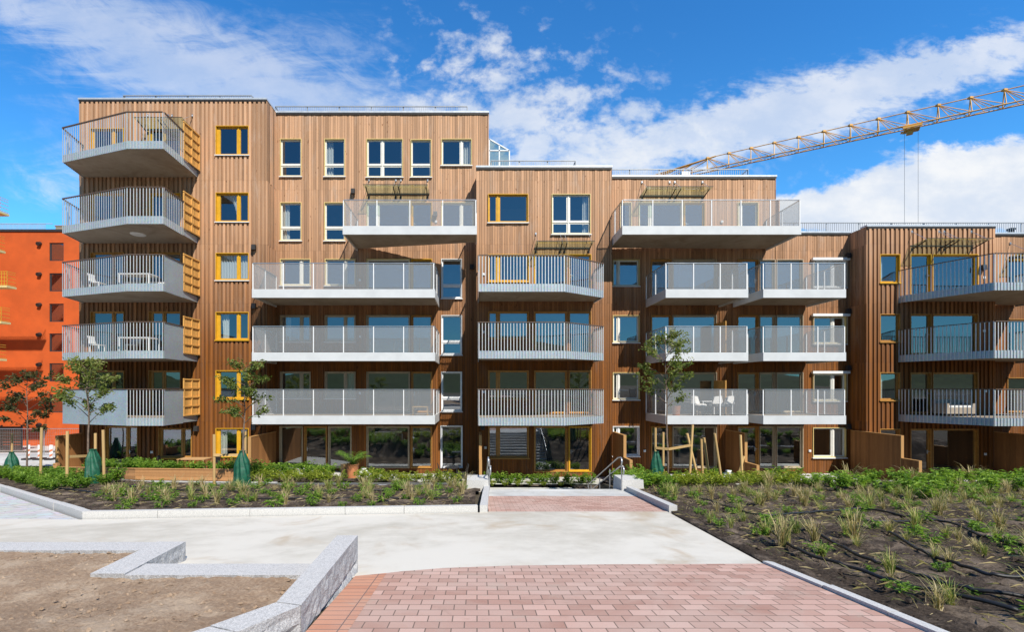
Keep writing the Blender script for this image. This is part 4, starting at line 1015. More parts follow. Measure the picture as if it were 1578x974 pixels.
# ------------------------------------------------------------------ tower crane behind the building
def crane():
    H = 43.4 + ZC
    P0 = Vector((40.6, 98.4, H)); P1 = Vector((95.2, 64.7, H)); d = (P1 - P0).normalized(); n = Vector((-d.y, d.x, 0)); up = Vector((0, 0, 1))
    t = thing('tower_crane', 'yellow lattice tower crane with its jib reaching over the roof to the right', 'crane', (0, 0, 0))
    mast_s = 6.0
    J = MB(); L = (P1 - P0).length; hgt = 2.5; hw_ = .75
    s0 = 6.0; step = 3.75; k = 0; c0 = P0 + d * s0
    J.tube([P0 + d * (s0 - 3) + n * hw_, P1 + n * hw_], .10, 6); J.tube([P0 + d * (s0 - 3) - n * hw_, P1 - n * hw_], .10, 6); J.tube([P0 + d * (s0 + 1.5) + up * hgt, P1 + up * hgt], .075, 6)
    s = s0
    while s < L - step:
        a = P0 + d * s; b = P0 + d * (s + step); top = a + up * hgt
        for sg in (1, -1):
            J.tube([a + n * hw_ * sg, top], .075, 5); J.tube([top, b + n * hw_ * sg], .06, 5); J.tube([a + d * step * .5 + n * hw_ * sg, top], .05, 5)
        J.tube([a + n * hw_, a - n * hw_], .06, 5); J.tube([a + n * hw_, b - n * hw_], .05, 5)
        J.box(top.x - .25, top.x + .25, top.y - .25, top.y + .25, top.z - .15, top.z + .15)
        s += step
    J.build('jib', M['crane'], t)
    C = MB(); e = P0 - d * 13
    for sg in (1, -1):
        C.tube([P0 + d * (s0 - 3) + n * hw_ * sg, e + n * hw_ * sg], .13, 6); C.tube([e + n * hw_ * sg + up * .3, P0 + d * (s0 + 1.5) + up * hgt], .13, 6)
        for q in range(6): a = e + (P0 + d * (s0 - 3) - e) * q / 6 + n * hw_ * sg; C.tube([a, e + (P0 + d * (s0 + 1.5) + up * hgt - e) * ((q + 1) / 6.2)], .06, 5)
    C.build('counter_jib', M['crane'], t)
    Wt = MB(); q = e + d * 1.0; Wt.box(q.x - 1, q.x + 1, q.y - 1, q.y + 1, q.z - 2.4, q.z - .12); Wt.build('counterweight', M['soffit'], t)
    Ms = MB(); b = P0 + d * 2.0; m = .9; zs = -2.0
    for sx in (-m, m):
        for sy in (-m, m): Ms.tube([(b.x + sx, b.y + sy, zs), (b.x + sx, b.y + sy, H + 1.0)], .12, 6)
    z = zs; fl = 1
    while z < H - 1.8:
        for (ax, ay, bx, by) in ((-m, -m, m, -m), (m, -m, m, m), (m, m, -m, m), (-m, m, -m, -m)):
            Ms.tube([(b.x + ax, b.y + ay, z), (b.x + bx, b.y + by, z + 1.8)] if fl else [(b.x + bx, b.y + by, z), (b.x + ax, b.y + ay, z + 1.8)], .06, 5); Ms.tube([(b.x + ax, b.y + ay, z), (b.x + bx, b.y + by, z)], .05, 5)
        z += 1.8; fl = 1 - fl
    Ms.build('mast', M['crane'], t)
    cb = MB(); q = b + n * -1.9; cb.box(q.x - .8, q.x + .8, q.y - .9, q.y + .9, H - 2.3, H - .3); cb.build('cab', M['white'], t)
    # trolley where the photograph shows it
    best = min((abs((P0 + d * s).x / (P0 + d * s).y * F + CX - 1404), s) for s in [i * .1 for i in range(int(L * 10))])[1]
    q = P0 + d * best; T = MB()
    for sg in (1, -1): T.bar(q - d * 1.2 + n * sg * .9 - up * .35, q + d * 1.2 + n * sg * .9 - up * .35, .25, .3)
    T.bar(q - d * 1.0 - up * .62, q + d * 1.0 - up * .62, 1.3, .25); T.bar(q - d * .6 - up * 1.0, q + d * .2 - up * 1.0, .7, .5)
    T.build('trolley', M['crane'], t)
    for k in (-.85, .85): c = MB(); a = q + d * k - up * .7; c.tube([a, (a.x, a.y, 8.0)], .022, 5); c.build('cable', M['cable'], t)
    hk = MB(); hk.box(q.x - .6, q.x + .6, q.y - .5, q.y + .5, 7.2, 8.0); hk.build('hook_block', M['crane'], t)
crane()

# ------------------------------------------------------------------ granite blocks, stair rails
for (x, y, lb) in ((.02, 14.75, 'pale granite block at the left foot of the left stair railing'), (4.66, 14.8, 'pale granite block beside the right stair railing')):
    b = MB(); z = zplane(y) - .1; sx = .34
    b.hexa([(x - sx, y - .45, z), (x + sx, y - .45, z), (x + sx, y + .45, z), (x - sx, y + .45, z), (x - sx + .02, y - .43, z + .47), (x + sx - .02, y - .43, z + .47), (x + sx - .02, y + .43, z + .47), (x - sx + .02, y + .43, z + .47)])
    tag(b.build('granite_block', M['kerbstone']), lb, 'stone block', 'granite blocks by the steps')
def stair_rail(x, label):
    y0, y1 = 14.35, 18.3; zt = zplane(14.2); sl_ = .145 / .36
    t = thing('stair_railing', label, 'handrail', (x, y0, zt), 0, 'steel handrails of the steps')
    H = .98
    for h, nm in ((H, 'handrail'), (.72, 'low_handrail')):
        m = MB(); L = y1 - y0; dz = -sl_ * L
        m.tube([(0, -.06, h - .24), (0, -.11, h - .12), (0, -.05, h - .01), (0, .06, h), (0, .3, h - .05), (0, L, h + dz + .05), (0, L + .2, h + dz + .0), (0, L + .26, h + dz - .12), (0, L + .18, h + dz - .2)], .023, 8)
        o = m.build(nm, M['steel'], t, smooth=True); o.location = (0 if h == H else .06, 0, 0)
    for k in range(4):
        y = .02 + k * 1.28; p = MB(); p.tube([(.03, y, -sl_ * y - .25), (.03, y, H - sl_ * y - .04)], .02, 8); p.build('post', M['steel'], t)
stair_rail(.34, 'stainless stair railing at the left side of the steps'); stair_rail(4.30, 'stainless stair railing at the right side of the steps, before the stepped fence')

# ------------------------------------------------------------------ raised timber planter at the left
t = thing('timber_planter', 'long low brown plank edging of the raised bed before the left block', 'planter', (0, 0, 0))
pts = [(-18.3, 20.9), (-12.6, 17.75), (-8.5, 17.15)]
for a, b in zip(pts, pts[1:]):
    m = MB(); L = math.dist(a, b)
    for q in range(3):
        m.bar((a[0], a[1], zg(*a) + .05 + q * .13 + .065), (b[0], b[1], zg(*b) + .05 + q * .13 + .065), .05, .124, r=random.random())
    m.build('plank_side', M['plank'], t)
    m = MB(); m.bar((a[0], a[1], zg(*a) + .46), (b[0], b[1], zg(*b) + .46), .09, .025, r=.8); m.build('top_board', M['plank'], t)
m = MB(); m.box(-18.38, -18.22, 20.82, 20.98, zg(-18.3, 20.9) - .1, zg(-18.3, 20.9) + .62); m.build('corner_post', M['plank'], t)

# ------------------------------------------------------------------ young trees, their stakes and watering bags
def leaf_quad(mb, c, s, nrm, r):
    nrm = nrm.normalized(); a = nrm.orthogonal().normalized(); q = Matrix.Rotation(rnd(0, 6.28), 3, nrm); a = q @ a; b = nrm.cross(a)
    mb.face([c - a * s, c - b * s * .42 + nrm * s * .12, c + a * s * .95 - nrm * s * .1, c + b * s * .42 + nrm * s * .12], r)
def young_tree(label, x, y, h, crown_r, crown_z0, lean, leafmat, seed, density=1.0, leaf=.066):
    random.seed(seed); z0 = zg(x, y)
    t = thing('young_tree', label, 'tree', (x, y, z0), 0, 'young staked trees')
    tr = MB(); n = 9; pts = [Vector((lean * (k / n) ** 1.5 + .02 * math.sin(k * 1.7 + seed), .02 * math.cos(k * 1.3), h * .95 * k / n - .05)) for k in range(n + 1)]
    tr.tube(pts, [.042 - .034 * k / n for k in range(n + 1)], 8)
    cl = MB(); tips = []
    nb = int(15 * density) + 4
    for k in range(nb):
        u = crown_z0 / h + (1 - crown_z0 / h) * (k + .3) / nb * .95
        i = min(n - 1, int(u / .95 * n)); f = u / .95 * n - i; base = pts[i].lerp(pts[min(n, i + 1)], min(1, f))
        az = k * 2.4 + rnd(-.5, .5); rel_ = (u - crown_z0 / h) / (1 - crown_z0 / h)
        ln = crown_r * (.55 + .9 * math.sin(math.pi * min(1, .22 + rel_ * .85))) * rnd(.55, 1.05)
        dr = Vector((math.cos(az), math.sin(az), rnd(.35, .9))).normalized()
        mid = base + dr * ln * .5 + Vector((0, 0, .04)); tip = base + dr * ln + Vector((0, 0, -.10 * ln))
        tr.tube([base, mid, tip], [.014, .009, .004], 5); tips.append((base, mid, tip, ln))
        for q in range(int(rnd(4, 7))):
            p = mid.lerp(tip, rnd(0, 1)); d2 = (dr + Vector((rnd(-1, 1), rnd(-1, 1), rnd(-.5, .6)))).normalized() * rnd(.12, .34)
            tr.tube([p, p + d2], [.005, .002], 4)
            for w_ in range(int(rnd(13, 24))):
                c = p + d2 * rnd(.1, 1.25) + Vector((rnd(-.1, .1), rnd(-.1, .1), rnd(-.11, .07)))
                leaf_quad(cl, c, leaf * rnd(.65, 1.25), Vector((rnd(-1, 1), rnd(-1, 1), rnd(.1, 1.3))), random.random() * .75 + .25 * rel_)
        for w_ in range(10):
            c = base.lerp(tip, rnd(.3, 1)) + Vector((rnd(-.08, .08), rnd(-.08, .08), rnd(-.1, .08))); leaf_quad(cl, c, leaf * rnd(.65, 1.2), Vector((rnd(-1, 1), rnd(-1, 1), rnd(.1, 1.3))), random.random())
    tr.build('trunk', M['bark'], t, smooth=True); cl.build('crown', M[leafmat], t); return t
def stake(mb, x, y, z, h, lx=0, ly=0, rad=.042): mb.tube([(x, y, z), (x + lx, y + ly, z + h)], rad, 10, random.random())
def tree_support(label, x, y, posts, bars):
    z = zg(x, y); t = thing('tree_stakes', label, 'tree stakes', (x, y, z), 0, 'wooden stakes round the young trees')
    for (dx, dy, h, lx) in posts: m = MB(); stake(m, dx, dy, zg(x + dx, y + dy) - z - .1, h + .1, lx); m.build('stake', M['stake'], t)
    for (ax, ay, az, bx, by, bz) in bars: m = MB(); m.bar((ax, ay, az), (bx, by, bz), .03, .085); m.build('crossbar', M['stake'], t)
def bag(label, x, y, h=.95, r0=.24):
    z = zg(x, y); m = MB(); rs = random.Random(int(abs(x) * 100)); ph = rs.uniform(0, 6)
    prof = [(r0, 0), (r0 * 1.02, .06), (r0 * .98, .25), (r0 * .86, h * .5), (r0 * .66, h * .75), (r0 * .42, h * .92), (r0 * .30, h), (r0 * .36, h * 1.04), (r0 * .2, h * 1.03)]
    prof = [(pr[0][0] + (pr[1][0] - pr[0][0]) * k / 4, pr[0][1] + (pr[1][1] - pr[0][1]) * k / 4) for pr in zip(prof, prof[1:]) for k in range(4)] + [prof[-1]]
    m.lathe(prof, 48, (0, 0, 0), lambda q, zz: 1 + .16 * math.sin(q * 4 + ph + zz * 2.5) * (.35 + zz) + .09 * math.sin(q * 9 + zz * 6 + ph) + .07 * math.sin(q * 2 - zz * 7))
    o = m.build('watering_bag', M['bag'], smooth=True, loc=(x, y, z + .02)); return tag(o, label, 'watering bag', 'green watering bags at the young trees')
def at(px, y): return WX(px, y)
T1 = (at(137, 15.9), 15.9); T2 = (at(374, 15.2), 15.2); T3 = (at(1029, 17.0), 17.0); T0 = (at(42, 21.5), 21.5)
young_tree('young green tree with three stakes before the left block end', T1[0], T1[1], 4.15, .88, 2.1, -.05, 'leaf_tree', 11, 1.05)
young_tree('young tree with sparse crown before the column of yellow windows', T2[0], T2[1], 4.05, .60, 2.05, .1, 'leaf_tree', 23, .7)
young_tree('young tree with full crown right of the stair railing', T3[0], T3[1], 5.35, .90, 2.7, -.10, 'leaf_tree', 37, 1.25)
young_tree('young reddish leaved tree before the orange block at the left edge', T0[0], T0[1], 4.75, 1.05, 2.0, 0, 'leaf_purple', 41, 1.1, .085)
def pw_(px, y, x0): return at(px, y) - x0
tree_support('three thin round stakes with a crossbar at the left green tree', T1[0], T1[1], [(pw_(103, 15.2, T1[0]), -.7, 1.80, .02), (pw_(147, 16.3, T1[0]), .4, 1.75, 0), (pw_(157, 15.6, T1[0]), -.2, 1.85, -.04), (pw_(66, 17.0, T1[0]), 1.0, 1.95, .05)], [(pw_(103, 15.2, T1[0]), -.66, 1.06, pw_(147, 16.3, T1[0]), .36, .95)])
tree_support('stakes and low crossbar at the tree before the yellow windows', T2[0], T2[1], [(pw_(330, 15.4, T2[0]), .2, 1.70, .0), (pw_(378, 15.7, T2[0]), .5, 1.80, 0)], [(pw_(330, 15.4, T2[0]), .16, 1.02, pw_(378, 15.7, T2[0]), .46, .98)])
tree_support('stakes and crossbars round the tree right of the steps', T3[0], T3[1], [(pw_(1010, 17.2, T3[0]), .2, 1.95, 0), (pw_(1022, 17.6, T3[0]), .6, 1.8, 0), (pw_(1062, 16.8, T3[0]), -.2, 2.05, .12)], [(pw_(1010, 17.2, T3[0]), .16, 1.22, 0.0, -.06, 1.2), (.0, -.06, 1.2, pw_(1064, 16.8, T3[0]), -.24, 1.36)])
tree_support('pair of stakes at the reddish tree by the left edge', T0[0], T0[1], [(pw_(18, 21.5, T0[0]), 0, 2.0, .02)], [])
for (px, y, h, lx, lb) in ((1078, 17.2, 1.75, -.75, 'wooden stake leaning hard to the left, second from the tree'), (1083, 17.6, 1.55, -.1, 'short upright wooden stake between two leaning ones'), (1094, 17.3, 1.6, -.36, 'leaning wooden stake just left of the thickest one'), (1113, 16.9, 1.75, -.45, 'thick wooden stake leaning left, right end of the leaning row'), (1144, 17.6, 1.7, -.12, 'lone upright stake before the right terrace door'), (1134, 17.8, .95, .5, 'short slanting stake crossing the lone upright stake')):
    x = at(px, y); m = MB(); stake(m, 0, 0, -.1, h + .1, lx * .6, 0, .045); tag(m.build('wooden_stake', M['stake'], loc=(x, y, zg(x, y))), lb, 'stake', 'leaning stakes right of the tree')
bag('green watering bag tied round the left green tree', T1[0] + .12, T1[1] + .02, 1.15, .26); bag('green watering bag at the tree before the yellow windows', T2[0] - .02, T2[1], 1.12, .24); bag('green watering bag at the tree right of the steps', T3[0] - .36, T3[1] + .1, 1.05, .24); bag('green watering bag beside the reddish tree at the left edge', at(18, 21.3), 21.3, 1.1, .27)

# ------------------------------------------------------------------ planting
random.seed(101)
def shrub_mesh(name, n_stem, rad, h, leafs, size, m, droop=.2):
    mb = MB()
    for k in range(n_stem):
        az = rnd(0, 6.28); sp = rad * math.sqrt(random.random()); top = Vector((math.cos(az) * sp, math.sin(az) * sp, h * rnd(.6, 1.05)))
        base = Vector((math.cos(az) * sp * .25, math.sin(az) * sp * .25, 0)); mb.tube([base, base.lerp(top, .6) + Vector((0, 0, .03)), top], [.006, .005, .003], 4, .25)
        for q in range(leafs):
            p = base.lerp(top, rnd(.3, 1.0)); out = Vector((math.cos(az + rnd(-1.6, 1.6)), math.sin(az + rnd(-1.6, 1.6)), rnd(-.1, .5))).normalized()
            s = size * rnd(.6, 1.15); c = p + out * s * .9; side = out.cross(Vector((0, 0, 1))).normalized() * s * .40; tip = c + out * s - Vector((0, 0, droop * s * 2)); r = random.random() * .8 + .2 * p.z / h
            mb.face([p, c - side + Vector((0, 0, s * .12)), tip, c + side + Vector((0, 0, s * .12))], r)
    return mb.build(name, m)
def tuft_mesh(name, n, rad, h, m, spread=.6, wd=.009):
    mb = MB()
    for k in range(n):
        az = rnd(0, 6.28); b = Vector((rnd(-1, 1) * rad, rnd(-1, 1) * rad, 0)); hh = h * rnd(.5, 1.1); o = spread * hh * rnd(.1, 1.0)
        d = Vector((math.cos(az), math.sin(az), 0)); sd = Vector((-d.y, d.x, 0)) * wd * rnd(.7, 1.3); r = random.random()
        p = [b, b + d * o * .3 + Vector((0, 0, hh * .55)), b + d * o * .75 + Vector((0, 0, hh * .92)), b + d * o * 1.25 + Vector((0, 0, hh * rnd(.75, 1.05)))]
        for i in range(3):
            w0, w1 = (1, .85, .55, .05)[i], (1, .85, .55, .05)[i + 1]
            mb.face([p[i] - sd * w0, p[i] + sd * w0, p[i + 1] + sd * w1, p[i + 1] - sd * w1], r)
    return mb.build(name, m)
def scatter(protos, spots, label, cat, group, smin=.8, smax=1.2, dz=.03, zf=None):
    for i, (x, y) in enumerate(spots):
        src = protos[i % len(protos)]; o = src.copy(); COL.objects.link(o); o.location = (x, y, (zf or zg)(x, y) + dz); o.rotation_euler = (0, 0, rnd(0, 6.28)); k = rnd(smin, smax); o.scale = (k, k, k * rnd(.85, 1.15))
        lb = label(x, y) if callable(label) else label
        tag(o, lb, cat, group(x, y) if callable(group) else group)
def spots(poly, spacing, n, seed, bias=None, avoid=()):
    rs = random.Random(seed); ins = in_poly(poly); xs = [p[0] for p in poly]; ys = [p[1] for p in poly]; out = []; tries = 0
    while len(out) < n and tries < n * 60:
        tries += 1; x = rs.uniform(min(xs), max(xs)); y = rs.uniform(min(ys), max(ys))
        if not ins(x, y) or (bias and rs.random() > bias(x, y)): continue
        if any((x - a) ** 2 + (y - b) ** 2 < spacing ** 2 for a, b in out): continue
        out.append((x, y))
    return out
def not_near(l, pts, d): return [p for p in l if all(math.dist(p, q) > d for q in pts)]
def kill(l):
    for o in l: bpy.data.objects.remove(o)
SH = [shrub_mesh('leafy_shrub', 22, .30, .50, 9, .085, M['leaf_shrub']) for _ in range(4)]
SHS = [shrub_mesh('low_shrub', 10, .19, .26, 6, .06, M['leaf_shrub']) for _ in range(4)]
LIME = [shrub_mesh('lime_shrub', 12, .22, .30, 8, .06, M['leaf_lime']) for _ in range(3)]
TU = [tuft_mesh('grass_tuft', 60, .04, .36, M['blade'], 1.1, .005) for _ in range(5)]
ST = [tuft_mesh('straw_tuft', 55, .04, .40, M['straw'], 1.0, .006) for _ in range(5)]
# left bed
bl = [(-13.7, 14.5), (-7.45, 9.75), (-.2, 10.5), (-.15, 15.3), (-7.1, 15.2), (-10.5, 15.8), (-21.2, 22.0), (-22.6, 21.7)]
left_back = [(-13.4, 14.5), (-11.6, 13.1), (-12.0, 16.2), (-20.5, 21.8), (-22.6, 21.2)]
trees = [T0, T1, T2, T3]
scatter(SH, spots(left_back, .5, 52, 5), 'bright green leafy shrub in the dense clump by the left kerb', 'shrub', 'leafy shrubs behind the left kerb', .62, .95, .06)
scatter(SHS, spots([(-10, 12), (-7.45, 9.9), (-.3, 10.7), (-.3, 15.2), (-7, 15.1), (-10.2, 15.4)], .62, 72, 6), 'small green shrub in the dark soil of the left bed', 'shrub', 'low shrubs in the left bed', .55, 1.1, .06)
scatter(ST, spots([(-11, 13), (-7.3, 10.2), (-.4, 11.0), (-.3, 15.0), (-7, 15.0), (-10.2, 15.2)],   .8, 42, 8), 'dry straw coloured grass tuft in the left bed', 'grass tuft', 'dry tufts in the left bed', .65, 1.05, .06)
scatter(TU, spots([(-9, 12.4), (-7.3, 11.2), (-.4, 11.6), (-.3, 15.0), (-7, 15.0)], .95, 22, 9), 'yellow green grass tuft in the left bed', 'grass tuft', 'green tufts in the left bed', .7, 1.05, .06)
# beds along the terraces
scatter(SH, spots([(-17.6, 21.3), (-12.4, 18.1), (-8.6, 17.5), (-8.2, 18.3), (-12, 18.9), (-17, 21.9)], .5, 30, 12), 'green shrub in the raised timber planter', 'shrub', 'shrubs in the raised planter', .8, 1.05, .26)
scatter(LIME, not_near(spots([(-8.4, 16.95), (-.5, 16.95), (-.4, 18.4), (-8.2, 18.4)], .42, 52, 13), [(-4.8, 18.2)], .45), 'lime yellow low shrub between path and palm terrace', 'shrub', 'lime shrubs by the palm terrace', .9, 1.4, .04)
scatter(SH, not_near(spots([(-10, 18.6), (-.3, 18.6), (-.3, 20.2), (-10, 20.2)], .55, 36, 14), [(-4.8, 18.7), (-4.4, 18.7), (-5.1, 18.9)], .62), 'green shrub in the row before the palm terrace', 'shrub', 'shrubs before the palm terrace', .8, 1.2, .04)
scatter(SH, [(x, 22.7 + .1 * math.sin(7 * x)) for x in (.5, 1.05, 1.55, 2.05, 2.75, 3.2, 3.7, 4.3, 4.9, 5.4)], 'evenly spaced green shrub in the row beyond the steps', 'shrub', 'shrub row beyond the steps', .95, 1.15, .12, zf=lambda x, y: .0)
scatter(LIME, [(x, 22.35) for x in (.7, 1.3, 1.9, 2.5, 3.1, 3.9, 4.4)], 'tiny lime shrub in the row beyond the steps', 'shrub', 'lime shrubs beyond the steps', .7, .9, .1, zf=lambda x, y: .0)
# right bed
vis = lambda x, y: 1.0 if x < 1.16 * y + .6 else 0.0
rb = [(3.95, 5.2), (4.2, 8.8), (4.6, 10.6), (4.9, 14.0), (18, 14.0), (14, 11.5), (6.2, 4.0), (4.1, 3.4)]
scatter(TU, spots(rb, .58, 78, 21, vis), lambda x, y: 'green and yellow grass tuft in the near part of the right bed' if y < 9 else 'green and yellow grass tuft far back in the right bed', 'grass tuft', lambda x, y: 'near tufts in the right bed' if y < 9 else 'far tufts in the right bed', .35, 1.1, .03)
scatter(ST, spots(rb, .55, 72, 22, vis), lambda x, y: 'dry straw grass tuft in the near part of the right bed' if y < 9 else 'dry straw grass tuft far back in the right bed', 'grass tuft', lambda x, y: 'near dry tufts in the right bed' if y < 9 else 'far dry tufts in the right bed', .35, 1.1, .03)
scatter(SHS, spots(rb, .6, 72, 23, vis), lambda x, y: 'small leafy plant in the near part of the right bed' if y < 9 else 'small leafy plant far back in the right bed', 'small plant', lambda x, y: 'near plants in the right bed' if y < 9 else 'far plants in the right bed', .35, .95, .03)
rk = [(10.4, 12.6), (11.6, 11.4), (17.5, 14.8), (20.5, 17.2), (10.5, 15.8)]
scatter(SH, spots(rk, .78, 42, 24), 'tall bright green shrub in the dense clump at the back right', 'shrub', 'dense shrubs at the back right', .65, 1.1, .03)
scatter(LIME, spots([(4.9, 15.2), (10.8, 15.4), (10.8, 17.0), (4.9, 16.9)], .36, 70, 25), 'low lime ground shrub under the stakes right of the steps', 'shrub', 'lime shrubs under the stakes', .8, 1.4, .03)
scatter(SH, spots([(5.0, 14.6), (5.9, 14.6), (6.1, 17.2), (5.0, 17.2)], .4, 12, 26), 'bushy green shrub beside the right granite block', 'shrub', 'shrubs by the right granite block', .8, 1.2, .03)
scatter(SH, spots([(7.5, 17.4), (24, 17.6), (24, 19.6), (7.5, 19.2)], .7, 50, 27), 'green shrub in the back row before the right terraces', 'shrub', 'back row shrubs before the right terraces', .55, .95, .05)
scatter(ST, [(20.2, 16.6), (14.8, 16.3), (12.4, 16.0), (17.4, 16.9), (9.2, 15.1)], 'tall wispy grass clump among the shrubs at the back right', 'grass tuft', 'wispy grass at the back right', 1.3, 1.9, .03)
kill(SH + SHS + LIME + TU + ST)

# drip hoses snaking over the right bed
def hose(pts, label):
    m = MB(); P = []
    for i in range(len(pts) - 1):
        p0 = pts[max(i - 1, 0)]; p1 = pts[i]; p2 = pts[i + 1]; p3 = pts[min(i + 2, len(pts) - 1)]
        for k in range(10):
            t_ = k / 10; q = [.5 * (2 * p1[j] + (p2[j] - p0[j]) * t_ + (2 * p0[j] - 5 * p1[j] + 4 * p2[j] - p3[j]) * t_ ** 2 + (3 * p1[j] - p0[j] - 3 * p2[j] + p3[j]) * t_ ** 3) for j in (0, 1)]
            P.append((q[0], q[1], zg(*q) + .10 + .012 * math.sin(i * 3 + k * .5)))
    m.tube(P, .020, 6); tag(m.build('drip_hose', M['hose'], smooth=True), label, 'hose', 'black drip hoses on the planting soil')
def gp(px, py): y = 1147 / (py - 677.) ; return (WX(px, y), y)
hose([gp(1080, 775), gp(1130, 790), gp(1180, 803), gp(1260, 796), gp(1330, 792), gp(1400, 805), gp(1440, 812)], 'black drip hose curving across the back of the right bed')
hose([gp(1182, 826), gp(1230, 858), gp(1300, 885), gp(1370, 908), gp(1450, 930), gp(1578, 960)], 'black drip hose running nearest the brick path to the right corner')
hose([gp(1240, 822), gp(1300, 855), gp(1350, 880), gp(1420, 902), gp(1500, 925), gp(1590, 938)], 'black drip hose in the middle of the right bed')
hose([gp(1370, 830), gp(1420, 860), gp(1480, 885), gp(1530, 900), gp(1600, 903)], 'black drip hose farthest right in the bed')
hose([gp(1290, 806), gp(1360, 812), gp(1450, 812), gp(1520, 838), gp(1600, 855)], 'black drip hose between the tufts at the back right')
hose([(-12.5, 14.2), (-9, 12.4), (-6, 11.6), (-3, 11.9), (-.3, 11.8)], 'black drip hose along the front of the left bed')
hose([(-11, 14.9), (-8, 13.6), (-5, 13.4), (-2, 13.7), (-.3, 13.6)], 'black drip hose through the middle of the left bed')

# clods and stones on the bare bed and the planting soil
def clods(name, m, n, area, zf, smax, seed):
    rs = random.Random(seed); mb = MB()
    for k in range(n):
        x = rs.uniform(area[0], area[1]); y = rs.uniform(area[2], area[3]); 
        if area[4] and not area[4](x, y): continue
        s = smax * rs.random() ** 2.5 + .004; z = zf(x, y); c = Vector((x, y, z + s * .2)); p = []
        for a in range(5): q = a * 1.2566 + rs.uniform(-.3, .3); p.append(c + Vector((math.cos(q), math.sin(q), rs.uniform(-.4, .2))) * s * rs.uniform(.7, 1.2))
        top = c + Vector((rs.uniform(-.3, .3), rs.uniform(-.3, .3), rs.uniform(.4, .9))) * s; r = rs.random()
        for a in range(5): mb.face([p[a], p[(a + 1) % 5], top], r)
    tag(mb.build(name, m), kind='stuff')
clods('soil_clods', M['soil_bed'], 2600, (-9, -1.6, 2.6, 5.9, in_poly([(-14, 1.4), (-1.66, 1.4), (-1.62, 5.0), (-3.74, 5.0), (-4.1, 5.1), (-4.1, 5.8), (-14, 5.8)])), lambda x, y: max(ZT - .03, zplane(y) + .03), .028, 31)
clods('soil_clods', M['soil_dark'], 5200, (3.8, 17, 3.2, 14, lambda x, y: x < 1.2 * y + 1 and x > 3.75 + max(0, (y - 6) * .12)), lambda x, y: zg(x, y) + .03, .05, 32)
clods('soil_clods', M['soil_dark'], 2400, (-14, 0, 9.5, 15.4, in_poly(bl)), lambda x, y: zg(x, y) + .07, .04, 33)

def litter(n, area, inside, dz, seed):
    rs = random.Random(seed); mb = MB()
    for k in range(n):
        x = rs.uniform(area[0], area[1]); y = rs.uniform(area[2], area[3])
        if not inside(x, y): continue
        a = rs.uniform(0, 6.28); L = rs.uniform(.05, .22); d = Vector((math.cos(a), math.sin(a), rs.uniform(-.05, .3))) * L; p = Vector((x, y, zg(x, y) + dz)); sd = Vector((-d.y, d.x, 0)).normalized() * rs.uniform(.001, .0025)
        mb.face([p - sd, p + sd, p + d * .6 + sd + Vector((0, 0, L * .1)), p + d], rs.random())
    tag(mb.build('dry_litter', M['straw']), kind='stuff')
litter(6500, (3.8, 17, 3.2, 15), lambda x, y: x < 1.2 * y + 1 and x > bed_edge(y) + .1, .05, 61); litter(1800, (-14, 0, 9.5, 15.4), in_poly(bl), .09, 62)

# ------------------------------------------------------------------ things on terraces and balconies
def palm(x, y, z):
    t = thing('potted_palm', 'bright green potted palm on the terrace behind the lime shrubs', 'potted plant', (x, y, z)); random.seed(5)
    p = MB(); p.lathe([(.17, 0), (.22, .45), (.235, .47), (.235, .5), (.2, .5), (.19, .46)], 20); p.build('pot', M['terra'], t, smooth=False)
    f = MB()
    for k in range(16):
        az = k * 2.4; L = rnd(.7, 1.05); el = rnd(.85, 1.4); d = Vector((math.cos(az), math.sin(az), 0)); pts = []
        for q in range(7): u = q / 6; pts.append(Vector((0, 0, .48)) + d * (L * u * math.cos(el * (1 - .2 * u))) + Vector((0, 0, L * (math.sin(el) * u - .45 * u * u))))
        f.tube(pts, [.009 - .001 * q for q in range(7)], 4, .3)
        for q in range(1, 7):
            for e in (0, .5):
                a = pts[q - 1].lerp(pts[q], e + .25); sd = d.cross(Vector((0, 0, 1)))
                for sg in (1, -1): tip = a + (sd * sg * .8 + d * .55 + Vector((0, 0, -.25))).normalized() * .26; w_ = d * .016; f.face([a - w_, a + w_, tip], random.random())
    f.build('fronds', M['leaf_shrub'], t); t.scale = (1.1, 1.1, 1.1)
palm(at(543, 18.6), 18.6, zg(at(543, 18.6), 18.6) + .04)
tag((lambda m: (m.lathe([(.16, 0), (.16, .5), (.17, .52)], 4), m.build('garden_lantern', M['teak'], loc=(at(531, 18.9), 18.9, zg(at(531, 18.9), 18.9) + .04)))[1])(MB()), 'square wooden lantern box just left of the potted palm', 'lantern')
def sack(label, x, y, z, r, seed):
    rs = random.Random(seed); a, b = rs.uniform(0, 6), rs.uniform(0, 6); m = MB()
    m.lathe([(r * .5, 0), (r * .95, .04), (r, r * .4), (r * .85, r * .8), (r * .5, r * 1.1), (r * .2, r * 1.2), (r * .35, r * 1.45)], 28, (0, 0, 0), lambda q, zz: 1 + .22 * math.sin(q * 3 + a + zz * 5) + .1 * math.sin(q * 7 + b - zz * 9))
    tag(m.build('white_sack', M['sackcloth'], smooth=True, loc=(x, y, z)), label, 'sack', 'white sacks')
sack('crumpled white sack beside the leaning stakes', at(1122, 18.2), 18.2, zg(at(1122, 18.2), 18.2) + .12, .30, 3); sack('white and grey sack right of the potted palm', at(561, 18.9), 18.9, zg(at(561, 18.9), 18.9) + .03, .26, 4); sack('white sack behind the leaning stakes', at(1082, 19.0), 19.0, .75, .28, 6)
